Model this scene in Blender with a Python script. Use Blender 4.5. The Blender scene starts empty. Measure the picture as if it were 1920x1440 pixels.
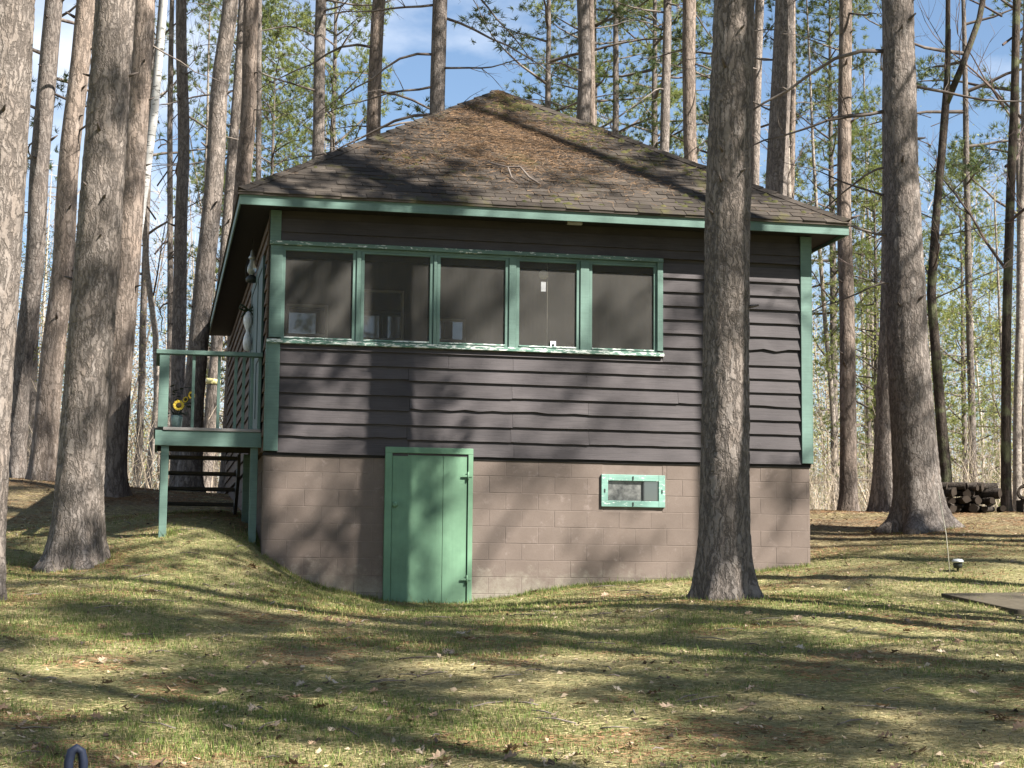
import bpy, math, random
import numpy as np
from mathutils import Vector, Matrix, Quaternion
rng = np.random.default_rng(7)
random.seed(7)
sc = bpy.context.scene
COL = sc.collection
R = math.radians

# ------------------------------------------------------------------ camera, sky, sun, exposure
EYE = Vector((0, 0, 1.6))
cam_d = bpy.data.cameras.new('camera')
cam = bpy.data.objects.new('camera', cam_d); COL.objects.link(cam)
cam_d.sensor_width = 36; cam_d.lens = 36 * 3300 / 1920
cam_d.clip_start = 0.1; cam_d.clip_end = 3000
pitch, roll = R(6.4), R(.565)
Fv = Vector((0, math.cos(pitch), math.sin(pitch))); Uv = Vector((0, -math.sin(pitch), math.cos(pitch))); Xv = Vector((1, 0, 0))
Xr = Xv * math.cos(roll) + Uv * math.sin(roll); Ur = -Xv * math.sin(roll) + Uv * math.cos(roll)
m = Matrix((Xr, Ur, -Fv)).transposed().to_4x4(); m.translation = EYE
cam.matrix_world = m
sc.camera = cam

SUN_AZ, SUN_EL = R(124), R(43.5)          # azimuth clockwise from +Y: behind the camera, to its right
sunv = Vector((math.sin(SUN_AZ) * math.cos(SUN_EL), math.cos(SUN_AZ) * math.cos(SUN_EL), math.sin(SUN_EL)))
w = bpy.data.worlds.new('World'); sc.world = w; w.use_nodes = True
nt = w.node_tree; nt.nodes.clear()
o = nt.nodes.new('ShaderNodeOutputWorld'); bg = nt.nodes.new('ShaderNodeBackground')
sky = nt.nodes.new('ShaderNodeTexSky'); sky.sky_type = 'NISHITA'; sky.sun_disc = False
sky.sun_elevation = SUN_EL; sky.sun_rotation = SUN_AZ; sky.air_density = 1.0; sky.dust_density = .4; sky.ozone_density = 2.2
tc = nt.nodes.new('ShaderNodeTexCoord'); mp = nt.nodes.new('ShaderNodeMapping'); mp.inputs['Scale'].default_value = (1.6, 1.6, 3.4)
cn = nt.nodes.new('ShaderNodeTexNoise'); cn.inputs['Scale'].default_value = 2.3; cn.inputs['Detail'].default_value = 7; cn.inputs['Roughness'].default_value = .58
cr = nt.nodes.new('ShaderNodeValToRGB'); cr.color_ramp.elements[0].position = .49; cr.color_ramp.elements[1].position = .74
cr.color_ramp.elements[1].color = (.8, .8, .8, 1)
mx = nt.nodes.new('ShaderNodeMix'); mx.data_type = 'RGBA'; mx.inputs[7].default_value = (8.2, 8.4, 8.8, 1)
L = nt.links.new
L(tc.outputs['Generated'], mp.inputs['Vector']); L(mp.outputs[0], cn.inputs['Vector']); L(cn.outputs['Fac'], cr.inputs[0])
L(cr.outputs[0], mx.inputs[0]); L(sky.outputs[0], mx.inputs[6]); L(mx.outputs[2], bg.inputs[0]); L(bg.outputs[0], o.inputs[0])
bg.inputs[1].default_value = .054
sl = bpy.data.lights.new('sun', 'SUN'); sl.energy = 5.0; sl.angle = R(.53); sl.color = (1, .95, .87)
so = bpy.data.objects.new('sun', sl); COL.objects.link(so); so.rotation_euler = sunv.to_track_quat('Z', 'Y').to_euler(); so.location = sunv * 60
sc.view_settings.view_transform = 'Standard'; sc.view_settings.look = 'None'
sc.view_settings.exposure = 1.72; sc.view_settings.gamma = 1
sc.view_settings.use_curve_mapping = False
sc.render.engine = 'CYCLES'
sc.cycles.use_denoising = True
sc.cycles.max_bounces = 5; sc.cycles.diffuse_bounces = 3; sc.cycles.transparent_max_bounces = 8

# ------------------------------------------------------------------ mesh helpers
def link(name, me, parent=None, loc=(0, 0, 0)):
    ob = bpy.data.objects.new(name, me); COL.objects.link(ob); ob.location = loc
    if parent is not None: ob.parent = parent
    return ob
def tag(ob, label=None, cat=None, group=None, kind=None):
    if label: ob['label'] = label
    if cat: ob['category'] = cat
    if group: ob['group'] = group
    if kind: ob['kind'] = kind
    return ob
def empty(name, loc, rz=0):
    e = bpy.data.objects.new(name, None); COL.objects.link(e); e.location = loc; e.rotation_euler = (0, 0, rz); e.empty_display_size = .1
    return e
def np_mesh(name, V, F, mats=(), col=None, smooth=False, mi=None):
    V = np.asarray(V, np.float32); F = np.asarray(F, np.int32); k = F.shape[1]
    me = bpy.data.meshes.new(name)
    me.vertices.add(len(V)); me.vertices.foreach_set('co', V.ravel())
    me.loops.add(F.size); me.loops.foreach_set('vertex_index', F.ravel())
    me.polygons.add(len(F)); me.polygons.foreach_set('loop_start', np.arange(len(F), dtype=np.int32) * k)
    if mi is not None: me.polygons.foreach_set('material_index', np.asarray(mi, np.int32))
    if smooth: me.polygons.foreach_set('use_smooth', np.ones(len(F), bool))
    me.update(calc_edges=True)
    if col is not None:
        a = me.color_attributes.new('Col', 'FLOAT_COLOR', 'POINT')
        c = np.ones((len(V), 4), np.float32); c[:, :3] = col; a.data.foreach_set('color', c.ravel())
    for q in mats: me.materials.append(q)
    me.validate()
    return me
class MB:
    def __init__(s): s.v = []; s.f = []; s.mi = []; s.cur = 0; s.sm = []
    def add(s, vs, fs, smooth=False):
        b = len(s.v); s.v += [tuple(p) for p in vs]
        for q in fs: s.f.append([b + i for i in q]); s.mi.append(s.cur); s.sm.append(smooth)
        return s
    def hexa(s, p):   # 8 corners: bottom 0-3 ccw, top 4-7
        return s.add(p, [(3, 2, 1, 0), (4, 5, 6, 7), (0, 1, 5, 4), (1, 2, 6, 5), (2, 3, 7, 6), (3, 0, 4, 7)])
    def box(s, x0, x1, y0, y1, z0, z1):
        return s.hexa([(x0, y0, z0), (x1, y0, z0), (x1, y1, z0), (x0, y1, z0), (x0, y0, z1), (x1, y0, z1), (x1, y1, z1), (x0, y1, z1)])
    def tube(s, pts, rad, n=6, cap=True):
        pts = [Vector(p) for p in pts]; N = len(pts); vs = []; fs = []
        t0 = (pts[1] - pts[0]).normalized()
        a = t0.orthogonal().normalized()
        for i, p in enumerate(pts):
            t = (pts[min(i + 1, N - 1)] - pts[max(i - 1, 0)]).normalized()
            a = (a - t * a.dot(t)).normalized(); b = t.cross(a); r = rad[i] if hasattr(rad, '__len__') else rad
            for k in range(n):
                an = 2 * math.pi * k / n; vs.append(p + (a * math.cos(an) + b * math.sin(an)) * r)
        for i in range(N - 1):
            for k in range(n):
                k2 = (k + 1) % n; fs.append((i * n + k, i * n + k2, (i + 1) * n + k2, (i + 1) * n + k))
        if cap: fs.append(tuple(range(n - 1, -1, -1))); fs.append(tuple((N - 1) * n + k for k in range(n)))
        return s.add(vs, fs, True)
    def lathe(s, c, prof, n=14):
        vs = []; fs = []; N = len(prof)
        for r, z in prof:
            for k in range(n):
                an = 2 * math.pi * k / n; vs.append((c[0] + r * math.cos(an), c[1] + r * math.sin(an), c[2] + z))
        for i in range(N - 1):
            for k in range(n):
                k2 = (k + 1) % n; fs.append((i * n + k, i * n + k2, (i + 1) * n + k2, (i + 1) * n + k))
        fs.append(tuple(range(n - 1, -1, -1))); fs.append(tuple((N - 1) * n + k for k in range(n)))
        return s.add(vs, fs, True)
    def mesh(s, name, mats):
        me = bpy.data.meshes.new(name); me.from_pydata(s.v, [], s.f)
        if not isinstance(mats, (list, tuple)): mats = [mats]
        for q in mats: me.materials.append(q)
        me.polygons.foreach_set('material_index', s.mi); me.polygons.foreach_set('use_smooth', s.sm); me.update()
        return me
    def build(s, name, mats, parent=None, loc=(0, 0, 0), bevel=0):
        ob = link(name, s.mesh(name, mats), parent, loc)
        if bevel:
            bv = ob.modifiers.new('b', 'BEVEL'); bv.width = bevel; bv.segments = 2; bv.limit_method = 'ANGLE'
        return ob
def hash2(ix, iy, seed):
    h = np.sin(ix * 127.1 + iy * 311.7 + seed * 74.7) * 43758.5453
    return h - np.floor(h)
def vnoise(x, y, scale, seed=0):
    x = np.asarray(x) * scale; y = np.asarray(y) * scale
    ix = np.floor(x); iy = np.floor(y); fx = x - ix; fy = y - iy
    fx = fx * fx * (3 - 2 * fx); fy = fy * fy * (3 - 2 * fy)
    a = hash2(ix, iy, seed); b = hash2(ix + 1, iy, seed); c = hash2(ix, iy + 1, seed); d = hash2(ix + 1, iy + 1, seed)
    return (a * (1 - fx) + b * fx) * (1 - fy) + (c * (1 - fx) + d * fx) * fy
def fbm(x, y, s, seed=0):
    return .55 * vnoise(x, y, s, seed) + .3 * vnoise(x, y, s * 2.1, seed + 1) + .15 * vnoise(x, y, s * 4.3, seed + 2)

# ------------------------------------------------------------------ material helpers
class NT:
    def __init__(s, name, rough=.8, spec=.25):
        s.m = bpy.data.materials.new(name); s.m.use_nodes = True; s.t = s.m.node_tree
        s.b = s.t.nodes['Principled BSDF']; s.out = s.t.nodes['Material Output']
        s.b.inputs['Roughness'].default_value = rough; s.b.inputs['Specular IOR Level'].default_value = spec
    def n(s, typ, **kw):
        x = s.t.nodes.new(typ)
        for k, v in kw.items():
            if k in x.inputs.keys(): x.inputs[k].default_value = v
            else: setattr(x, k, v)
        return x
    def l(s, a, b): s.t.links.new(a, b)
    def coord(s, kind='Object', scale=(1, 1, 1)):
        if kind == 'World': c = s.n('ShaderNodeNewGeometry').outputs['Position']
        else: c = s.n('ShaderNodeTexCoord').outputs[kind]
        if tuple(scale) == (1, 1, 1): return c
        mp = s.n('ShaderNodeMapping'); mp.inputs['Scale'].default_value = scale; s.l(c, mp.inputs[0]); return mp.outputs[0]
    def noise(s, co, scale, detail=4, rough=.55, dist=0):
        x = s.n('ShaderNodeTexNoise'); x.inputs['Scale'].default_value = scale; x.inputs['Detail'].default_value = detail
        x.inputs['Roughness'].default_value = rough; x.inputs['Distortion'].default_value = dist
        s.l(co, x.inputs['Vector']); return x.outputs['Fac']
    def ramp(s, fac, stops):
        x = s.n('ShaderNodeValToRGB'); e = x.color_ramp.elements
        while len(e) < len(stops): e.new(.5)
        for i, (p, c) in enumerate(stops):
            e[i].position = p; e[i].color = (*c, 1) if hasattr(c, '__len__') else (c, c, c, 1)
        s.l(fac, x.inputs[0]); return x.outputs[0]
    def mix(s, fac, a, b, mode='MIX'):
        x = s.n('ShaderNodeMix', data_type='RGBA', blend_type=mode)
        for i, q in ((0, fac), (6, a), (7, b)):
            if isinstance(q, (int, float)): x.inputs[i].default_value = q
            elif isinstance(q, (tuple, list)): x.inputs[i].default_value = (*q, 1)
            else: s.l(q, x.inputs[i])
        return x.outputs[2]
    def math(s, op, a, b=0.):
        x = s.n('ShaderNodeMath', operation=op)
        for i, q in ((0, a), (1, b)):
            if isinstance(q, (int, float)): x.inputs[i].default_value = q
            else: s.l(q, x.inputs[i])
        return x.outputs[0]
    def rand(s): return s.n('ShaderNodeObjectInfo').outputs['Random']
    def bump(s, h, dist=.005, strength=.6):
        x = s.n('ShaderNodeBump'); x.inputs['Distance'].default_value = dist; x.inputs['Strength'].default_value = strength
        s.l(h, x.inputs['Height']); s.l(x.outputs[0], s.b.inputs['Normal']); return s
    def col(s, c):
        if isinstance(c, (tuple, list)): s.b.inputs['Base Color'].default_value = (*c, 1)
        else: s.l(c, s.b.inputs['Base Color'])
        return s
def vary(k, c, amount=.25):   # brightness varies from piece to piece
    v = k.n('ShaderNodeMapRange'); k.l(k.rand(), v.inputs[0]); v.inputs[3].default_value = 1 - amount; v.inputs[4].default_value = 1 + amount
    x = k.n('ShaderNodeVectorMath', operation='SCALE'); k.l(c, x.inputs[0]); k.l(v.outputs[0], x.inputs['Scale']); return x.outputs[0]
def bark_mat(name, plate, warm, crack, su=11., sv=5., bump=.02, moss=0.):
    k = NT(name, .9, .12)
    co0 = k.coord('Object'); sh = k.n('ShaderNodeVectorMath', operation='SCALE'); sh.inputs[0].default_value = (31, 17, 47); k.l(k.rand(), sh.inputs['Scale'])
    ads = k.n('ShaderNodeVectorMath', operation='ADD'); k.l(co0, ads.inputs[0]); k.l(sh.outputs[0], ads.inputs[1]); co = ads.outputs[0]
    sz = k.n('ShaderNodeSeparateXYZ'); k.l(co0, sz.inputs[0]); up = k.ramp(k.math('MULTIPLY', sz.outputs[2], .1), [(.1, 0.), (.8, .55)]); nz = k.n('ShaderNodeTexNoise'); nz.inputs['Scale'].default_value = 5; nz.inputs['Detail'].default_value = 6; nz.inputs['Roughness'].default_value = .62; k.l(co, nz.inputs['Vector'])
    ad = k.n('ShaderNodeMix', data_type='VECTOR'); ad.inputs[0].default_value = .11; k.l(co, ad.inputs[4]); k.l(nz.outputs['Color'], ad.inputs[5])
    mp = k.n('ShaderNodeMapping'); mp.inputs['Scale'].default_value = (su, su, sv); k.l(ad.outputs[1], mp.inputs[0])
    ve = k.n('ShaderNodeTexVoronoi', feature='DISTANCE_TO_EDGE'); ve.inputs['Scale'].default_value = 1; k.l(mp.outputs[0], ve.inputs['Vector'])
    vc = k.n('ShaderNodeTexVoronoi', feature='F1'); vc.inputs['Scale'].default_value = 1; k.l(mp.outputs[0], vc.inputs['Vector'])
    mr = k.n('ShaderNodeMapping'); mr.inputs['Scale'].default_value = (su * 1.3, su * 1.3, sv * .5); k.l(ad.outputs[1], mr.inputs[0])
    r1 = k.math('ABSOLUTE', k.math('SUBTRACT', k.noise(mr.outputs[0], 1., 3, .55), .5)); cr1 = k.ramp(r1, [(.0, .1), (.07, 1.)])
    cr0 = k.math('MAXIMUM', k.ramp(ve.outputs['Distance'], [(0., 0.), (.14, 1.)]), k.ramp(k.noise(co, 7, 4, .6), [(.4, .15), (.56, 1.)])); cr = k.math('MULTIPLY', cr0, cr1)
    fine = k.noise(k.coord('Object', (22, 22, 9)), 3, 6, .7)
    big = k.noise(co, 1.3, 3)
    sep = k.n('ShaderNodeSeparateColor'); k.l(vc.outputs['Color'], sep.inputs[0])
    c = k.mix(k.math('MULTIPLY', sep.outputs[0], k.ramp(big, [(.35, .25), (.65, 1.)])), plate, warm)
    c = k.mix(up, c, warm); c = k.mix(k.ramp(fine, [(.3, .55), (.75, 0.)]), c, crack)
    c = k.mix(k.math('MULTIPLY', k.ramp(sep.outputs[1], [(.6, 0.), (.85, .45)]), fine), c, (min(1, plate[0] * 1.5), min(1, plate[1] * 1.55), min(1, plate[2] * 1.6)))
    c = k.mix(cr, crack, c)
    if moss: c = k.mix(k.math('MULTIPLY', k.ramp(k.noise(co, 4, 5), [(.5, 0.), (.65, 1.)]), moss), c, (.16, .18, .09))
    k.col(vary(k, c, .15))
    h = k.math('ADD', k.math('MULTIPLY', cr, .8), k.math('MULTIPLY', fine, .5))
    return k.bump(h, bump, .8).m
M = {}
M['bark'] = bark_mat('bark_pine', (.25, .217, .192), (.305, .25, .21), (.092, .078, .068), 15, 6)
M['bark2'] = bark_mat('bark_pine_grey', (.215, .19, .17), (.25, .207, .178), (.085, .072, .064), 17, 7, .015)
M['bark3'] = bark_mat('bark_pine_russet', (.25, .208, .178), (.32, .245, .195), (.1, .08, .066), 11, 4, .018)
M['bark_oak'] = bark_mat('bark_dark', (.075, .06, .05), (.1, .075, .06), (.03, .025, .02), 22, 7, .012, .5)
M['bark_pale'] = bark_mat('bark_pale', (.34, .3, .26), (.38, .32, .26), (.13, .11, .095), 9, 14, .006)
k = NT('birch_bark', .7, .2)
bn = k.noise(k.coord('Object', (3, 3, 14)), 1.6, 5, .6)
k.col(k.mix(k.ramp(bn, [(.36, 1.), (.44, 0.)]), (.42, .41, .39), (.06, .055, .05))); M['birch'] = k.m
k = NT('twig', .85, .1); k.col(vary(k, k.ramp(k.noise(k.coord('World'), 1.5, 2), [(.35, (.065, .05, .045)), (.7, (.14, .105, .09))]), .3)); M['twig'] = k.m
k = NT('dead_limb', .85, .1); k.col(vary(k, k.ramp(k.noise(k.coord('Object'), 3, 3), [(.35, (.07, .055, .05)), (.7, (.21, .18, .155))]), .25)); M['limb'] = k.m
def leafy(name, a, b, trans=.35, scale=1.2):
    k = NT(name, .6, .25)
    c = k.ramp(k.noise(k.coord('World'), scale, 3), [(.35, a), (.65, b)])
    k.col(c); tr = k.n('ShaderNodeBsdfTranslucent'); k.l(c, tr.inputs[0])
    mx = k.n('ShaderNodeMixShader'); mx.inputs[0].default_value = trans
    k.l(k.b.outputs[0], mx.inputs[1]); k.l(tr.outputs[0], mx.inputs[2]); k.l(mx.outputs[0], k.out.inputs[0]); return k.m
M['needle'] = leafy('pine_needles', (.06, .09, .035), (.14, .165, .055))
M['needle_y'] = leafy('white_pine_needles', (.13, .17, .05), (.24, .26, .08), .4)
M['leaf_y'] = leafy('spring_leaves', (.17, .2, .05), (.27, .28, .08), .5)
def colmat(name, trans=.3, rough=.7):
    k = NT(name, rough, .15); a = k.n('ShaderNodeAttribute', attribute_name='Col').outputs['Color']; k.col(a)
    if trans:
        tr = k.n('ShaderNodeBsdfTranslucent'); k.l(a, tr.inputs[0]); mx = k.n('ShaderNodeMixShader'); mx.inputs[0].default_value = trans
        k.l(k.b.outputs[0], mx.inputs[1]); k.l(tr.outputs[0], mx.inputs[2]); k.l(mx.outputs[0], k.out.inputs[0])
    return k.m
M['col'] = colmat('tinted'); M['colopaque'] = colmat('tinted_litter', .12, .8)

def paint(name, base, worn=.0, chip=(.68, .7, .66), grain=(2, 60, 60), rough=.55, amt=.07, gs=.45):
    k = NT(name, rough, .3)
    wp = k.coord('World'); n1 = k.noise(wp, 2.2, 5, .6); n2 = k.noise(k.coord('Object', grain), 1, 4, .65)
    d = tuple(x * .72 for x in base); li = tuple(min(1, x * 1.18) for x in base)
    c = k.mix(k.ramp(n1, [(.3, 0.), (.7, 1.)]), d, li)
    c = k.mix(k.ramp(n2, [(.25, gs), (.6, 0.)]), c, tuple(x * .55 for x in base))
    dirt = k.noise(wp, 9, 6, .7)
    c = k.mix(k.ramp(dirt, [(.62, 0.), (.8, .5)]), c, tuple(x * .4 + .03 for x in base))
    if worn:
        ch = k.noise(k.coord('World', (3.2, 3.2, 14)), 3.2, 7, .68)
        c = k.mix(k.ramp(ch, [(.62 - worn * .22, 0.), (.645 - worn * .22, 1.)]), c, chip)
    k.col(vary(k, c, amt)); return k.bump(k.math('ADD', n2, k.math('MULTIPLY', dirt, .6)), .002, .5).m
M['green'] = paint('green_trim_paint', (.116, .188, .158), .0)
M['green_sill'] = paint('green_peeling_paint', (.13, .24, .19), .5)
M['green_head'] = paint('green_chipped_paint', (.116, .188, .158), .16)
M['green_door'] = paint('green_door_paint', (.13, .24, .152), 0, grain=(45, 45, 2), rough=.6, gs=.15, amt=.02)
M['green_dark'] = paint('dark_green_paint', (.035, .075, .06), .0)
M['deckwood'] = paint('grey_deck_wood', (.24, .225, .215), .0)
M['darkwood'] = paint('dark_weathered_wood', (.05, .042, .036), .0)
k = NT('brown_siding_stain', .68, .25)
wp = k.coord('World'); g = k.noise(k.coord('World', (3, 3, 90)), 1.2, 5, .65); n1 = k.noise(wp, 1.7, 4); n3 = k.noise(wp, 40, 4, .7)
c = k.mix(k.ramp(n1, [(.3, 0.), (.7, 1.)]), (.052, .045, .047), (.08, .07, .072))
c = k.mix(k.ramp(g, [(.3, .6), (.55, 0.)]), c, (.032, .028, .028))
c = k.mix(k.ramp(n3, [(.66, 0.), (.74, .35)]), c, (.2, .18, .17))
k.col(vary(k, c, .16)); k.bump(k.math('ADD', g, k.math('MULTIPLY', n3, .4)), .003, .6); M['siding'] = k.m
k = NT('brown_side_siding', .75, .15)
g = k.noise(k.coord('World', (3, 3, 90)), 1.2, 5, .65)
k.col(vary(k, k.ramp(g, [(.3, (.09, .062, .045)), (.7, (.17, .125, .095))]), .15)); k.bump(g, .003, .6); M['siding_side'] = k.m
k = NT('painted_block', .85, .12)
wp = k.coord('World'); n1 = k.noise(wp, 2.4, 5, .6); n2 = k.noise(wp, 60, 5, .75); n4 = k.noise(wp, 7, 6, .7)
c = k.mix(k.ramp(n1, [(.3, 0.), (.7, 1.)]), (.135, .107, .091), (.172, .138, .118))
c = k.mix(k.ramp(n4, [(.58, 0.), (.75, .55)]), c, (.3, .245, .22))
sx = k.n('ShaderNodeSeparateXYZ'); k.l(wp, sx.inputs[0])
st = k.math('ADD', k.math('SUBTRACT', 1.86, sx.outputs[2]), k.math('MULTIPLY', k.math('SUBTRACT', n4, .5), 1.1))
c = k.mix(k.ramp(st, [(.1, 0.), (.5, .75)]), c, (.27, .25, .2))
c = k.mix(k.ramp(n2, [(.25, .5), (.5, 0.)]), c, (.11, .08, .07))
k.col(vary(k, c, .035)); k.bump(k.math('ADD', n2, k.math('MULTIPLY', n4, .5)), .003, .6); M['block'] = k.m
k = NT('mortar', .9, .1); k.col(k.ramp(k.noise(k.coord('World'), 6, 6, .7), [(.3, (.15, .12, .103)), (.6, (.185, .15, .13)), (.75, (.28, .24, .21))])); M['mortar'] = k.m
k = NT('asphalt_shingle', .92, .1)
wp = k.coord('World'); n1 = k.noise(wp, 1.1, 4); n2 = k.noise(wp, 130, 3, .7); ms = k.noise(wp, 1.9, 6, .68)
c = k.mix(k.ramp(n1, [(.3, 0.), (.7, 1.)]), (.042, .036, .031), (.078, .065, .053))
c = k.mix(k.ramp(n2, [(.35, .6), (.6, 0.)]), c, (.04, .034, .03))
c = k.mix(k.ramp(ms, [(.56, 0.), (.68, .7)]), c, (.08, .075, .026))
k.col(vary(k, c, .3)); k.bump(n2, .004, .6); M['shingle'] = k.m
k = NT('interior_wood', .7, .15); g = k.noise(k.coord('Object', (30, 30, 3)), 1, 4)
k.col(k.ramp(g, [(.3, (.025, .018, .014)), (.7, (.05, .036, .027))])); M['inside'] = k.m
k = NT('tan_frame', .6, .2); k.col((.36, .33, .28)); M['tanframe'] = k.m
# insect screen: fine woven mesh, part open
k = NT('insect_screen', .8, .2); k.col(k.ramp(k.noise(k.coord('World'), 3, 3), [(.3, (.115, .11, .1)), (.7, (.15, .142, .13))]))
tr = k.n('ShaderNodeBsdfTransparent'); mx = k.n('ShaderNodeMixShader'); mx.inputs[0].default_value = .22
k.l(tr.outputs[0], mx.inputs[1]); k.l(k.b.outputs[0], mx.inputs[2]); k.l(mx.outputs[0], k.out.inputs[0]); M['screen'] = k.m
k = NT('window_glass', .02, .5); k.b.inputs['IOR'].default_value = 2.5; k.col((.01, .012, .014)); M['glass'] = k.m
k = NT('dusty_glass', .12, .8); k.col(k.ramp(k.noise(k.coord('World'), 14, 5), [(.35, (.05, .05, .05)), (.7, (.2, .2, .19))])); M['dustyglass'] = k.m
def plain(name, c, rough=.6, spec=.3, metal=0):
    k = NT(name, rough, spec); n = k.noise(k.coord('Object'), 14, 4)
    k.col(vary(k, k.ramp(n, [(.3, tuple(x * .75 for x in c)), (.7, tuple(min(1, x * 1.2) for x in c))]), .1)); k.b.inputs['Metallic'].default_value = metal; return k.m
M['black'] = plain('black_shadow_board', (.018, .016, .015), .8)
M['white'] = plain('white_paint', (.7, .71, .74), .5)
M['steel'] = plain('galvanised_metal', (.45, .47, .48), .45, .5, .6)
M['iron'] = plain('dark_iron', (.03, .035, .033), .5)
M['yellow'] = plain('yellow_petal', (.75, .52, .05), .6)
M['ribbon'] = plain('faded_yellow_ribbon', (.55, .5, .24), .6)
M['brown'] = plain('seed_head', (.07, .045, .02), .8)
M['leafdark'] = plain('dark_green_leaf', (.02, .035, .015), .6)
M['pot'] = plain('grey_green_glaze', (.2, .27, .25), .4)
M['navy'] = plain('navy_paint', (.012, .017, .034), .6, .2)
M['concrete'] = plain('concrete', (.34, .32, .26), .9, .1)
M['log'] = bark_mat('log_bark', (.06, .05, .043), (.085, .065, .05), (.02, .017, .014), 16, 16, .01)
M['logend'] = plain('cut_wood', (.035, .027, .021), .85, .1)
k = NT('lamp_glass', .08, .6); k.col((.55, .6, .6)); k.b.inputs['Transmission Weight'].default_value = .55; M['lampglass'] = k.m
k = NT('forest_floor', .95, .08)
wp = k.coord('World'); n1 = k.noise(wp, .55, 6, .62); n2 = k.noise(wp, 7, 6, .7); n3 = k.noise(wp, 60, 4, .75); n4 = k.noise(wp, 1.6, 5, .6)
c = k.mix(k.ramp(n1, [(.36, 0.), (.6, 1.)]), (.25, .215, .115), (.135, .15, .052))
c = k.mix(k.ramp(n4, [(.62, 0.), (.74, .7)]), c, (.185, .13, .08))
c = k.mix(k.ramp(n2, [(.3, .55), (.5, 0.)]), c, (.1, .075, .045))
c = k.mix(k.ramp(n3, [(.5, 0.), (.68, .6)]), c, (.36, .3, .18))
sx = k.n('ShaderNodeSeparateXYZ'); k.l(wp, sx.inputs[0])   # needle duff takes over from grass farther up under the pines
far = k.math('ADD', sx.outputs[1], k.math('MULTIPLY', n1, 7.))
c = k.mix(k.ramp(k.math('DIVIDE', far, 40.), [(.62, 0.), (.74, .8)]), c, k.mix(k.ramp(n2, [(.35, 0.), (.65, 1.)]), (.11, .076, .05), (.2, .148, .098)))
k.col(c); k.bump(k.math('ADD', n3, n2), .02, .8); M['ground'] = k.m

# ------------------------------------------------------------------ the cabin's frame of reference and the terrain
PH = R(11.45); HX, HY, HB = -2.931, 20.817, 1.3
cP, sP = math.cos(PH), math.sin(PH)
def W(s, t): return HX + cP * s - sP * t, HY + sP * s + cP * t
ctl = [(0, 0, .0), (-7, 0, .15), (7, 0, .1), (0, -15, -.6), (15, -10, -.2), (-15, -10, -.2), (0, 6, .3), (0, 10, .57), (-3.5, 10, .62), (3.5, 10, .6),
       (0, 13.5, .95), (-4.5, 13, 1.0), (4.5, 13, 1.0), (-5.2, 16.5, 1.38), (-1, 16.8, 1.22), (2.23, 18.5, 1.44), (2.0, 17.3, 1.34), (4.6, 16.2, 1.2), (-4.9, 20, 1.70), (-2.6, 18.6, 1.5),
       (4.8, 19, 1.5), (5.25, 20.8, 1.77), (8, 19, 1.6), (-9, 20, 1.9), (4.2, 22.3, 1.9), (5.4, 24, 2.16), (5.95, 25.5, 2.42), (6.4, 30, 2.82), (7.4, 28.5, 2.77), (5.0, 30, 2.84), (9.5, 30, 2.85), (5.5, 33, 2.95),
       (-6.1, 27, 2.86), (-6.3, 30, 3.1), (-4.9, 28, 2.86), (-7.7, 29, 3.18), (-8.4, 30.5, 3.25), (-5, 24.2, 2.45), (-6.5, 23.5, 2.3), (0, 33, 3.0), (-12, 32, 3.3), (13, 31, 2.9),
       (-8, 36, 3.1), (8, 37, 2.9), (0, 45, 2.4), (-20, 45, 2.3), (20, 45, 2.2), (0, 70, 1.2), (-40, 70, 1), (40, 70, 1), (0, 140, 2), (-120, 140, 3), (120, 140, 3), (-60, 10, 1), (60, 10, 1)]
for s, t, h in [(0, -.05, 1.88), (.445, -.05, 1.56), (.95, -.05, 1.43), (1.44, -.05, 1.335), (2.0, -.05, 1.31), (2.5, -.05, 1.33), (3.28, -.05, 1.47), (4.6, -.05, 1.59), (5.2, -.05, 1.65), (6.85, -.05, 1.82),
                (2.0, -1.3, 1.27), (.9, -1.3, 1.36), (3.6, -1.3, 1.42), (5.2, -1.4, 1.52), (2., -2.4, 1.24), (3.4, 5, 2.3), (-.35, -.9, 1.78), (-1.2, -.7, 1.85), (-.15, .35, 2.12), (-1.2, .3, 2.1), (-1.3, 1.5, 2.3), (-.3, 1.8, 2.38), (-.8, 2.9, 2.5), (6.95, 1.5, 1.95)]:
    x, y = W(s, t); ctl.append((x, y, h))
ctl = np.array(ctl, float)
def tps_k(r2): return np.where(r2 > 1e-12, .5 * r2 * np.log(np.maximum(r2, 1e-12)), 0.)
_n = len(ctl); _d2 = ((ctl[:, None, :2] - ctl[None, :, :2]) ** 2).sum(-1)
_A = np.zeros((_n + 3, _n + 3)); _A[:_n, :_n] = tps_k(_d2) + np.eye(_n) * .06; _A[:_n, _n] = 1; _A[:_n, _n + 1:] = ctl[:, :2]; _A[_n, :_n] = 1; _A[_n + 1:, :_n] = ctl[:, :2].T
_w = np.linalg.solve(_A, np.concatenate([ctl[:, 2], np.zeros(3)]))
def gz_np(x, y):
    x = np.asarray(x, float).ravel(); y = np.asarray(y, float).ravel(); out = np.empty(len(x))
    cx = np.clip(x, -130, 130); cy = np.clip(y, -20, 145)
    for i in range(0, len(x), 20000):
        q = slice(i, i + 20000); d2 = (cx[q, None] - ctl[None, :, 0]) ** 2 + (cy[q, None] - ctl[None, :, 1]) ** 2
        out[q] = tps_k(d2) @ _w[:_n] + _w[_n] + cx[q] * _w[_n + 1] + cy[q] * _w[_n + 2]
    near = np.exp(-((x / 30) ** 2 + ((y - 18) / 30) ** 2))
    return out + near * ((fbm(x, y, .9, 3) - .5) * .07 + (fbm(x, y, 4, 9) - .5) * .025)
def gz(x, y): return float(gz_np([x], [y])[0])
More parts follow.
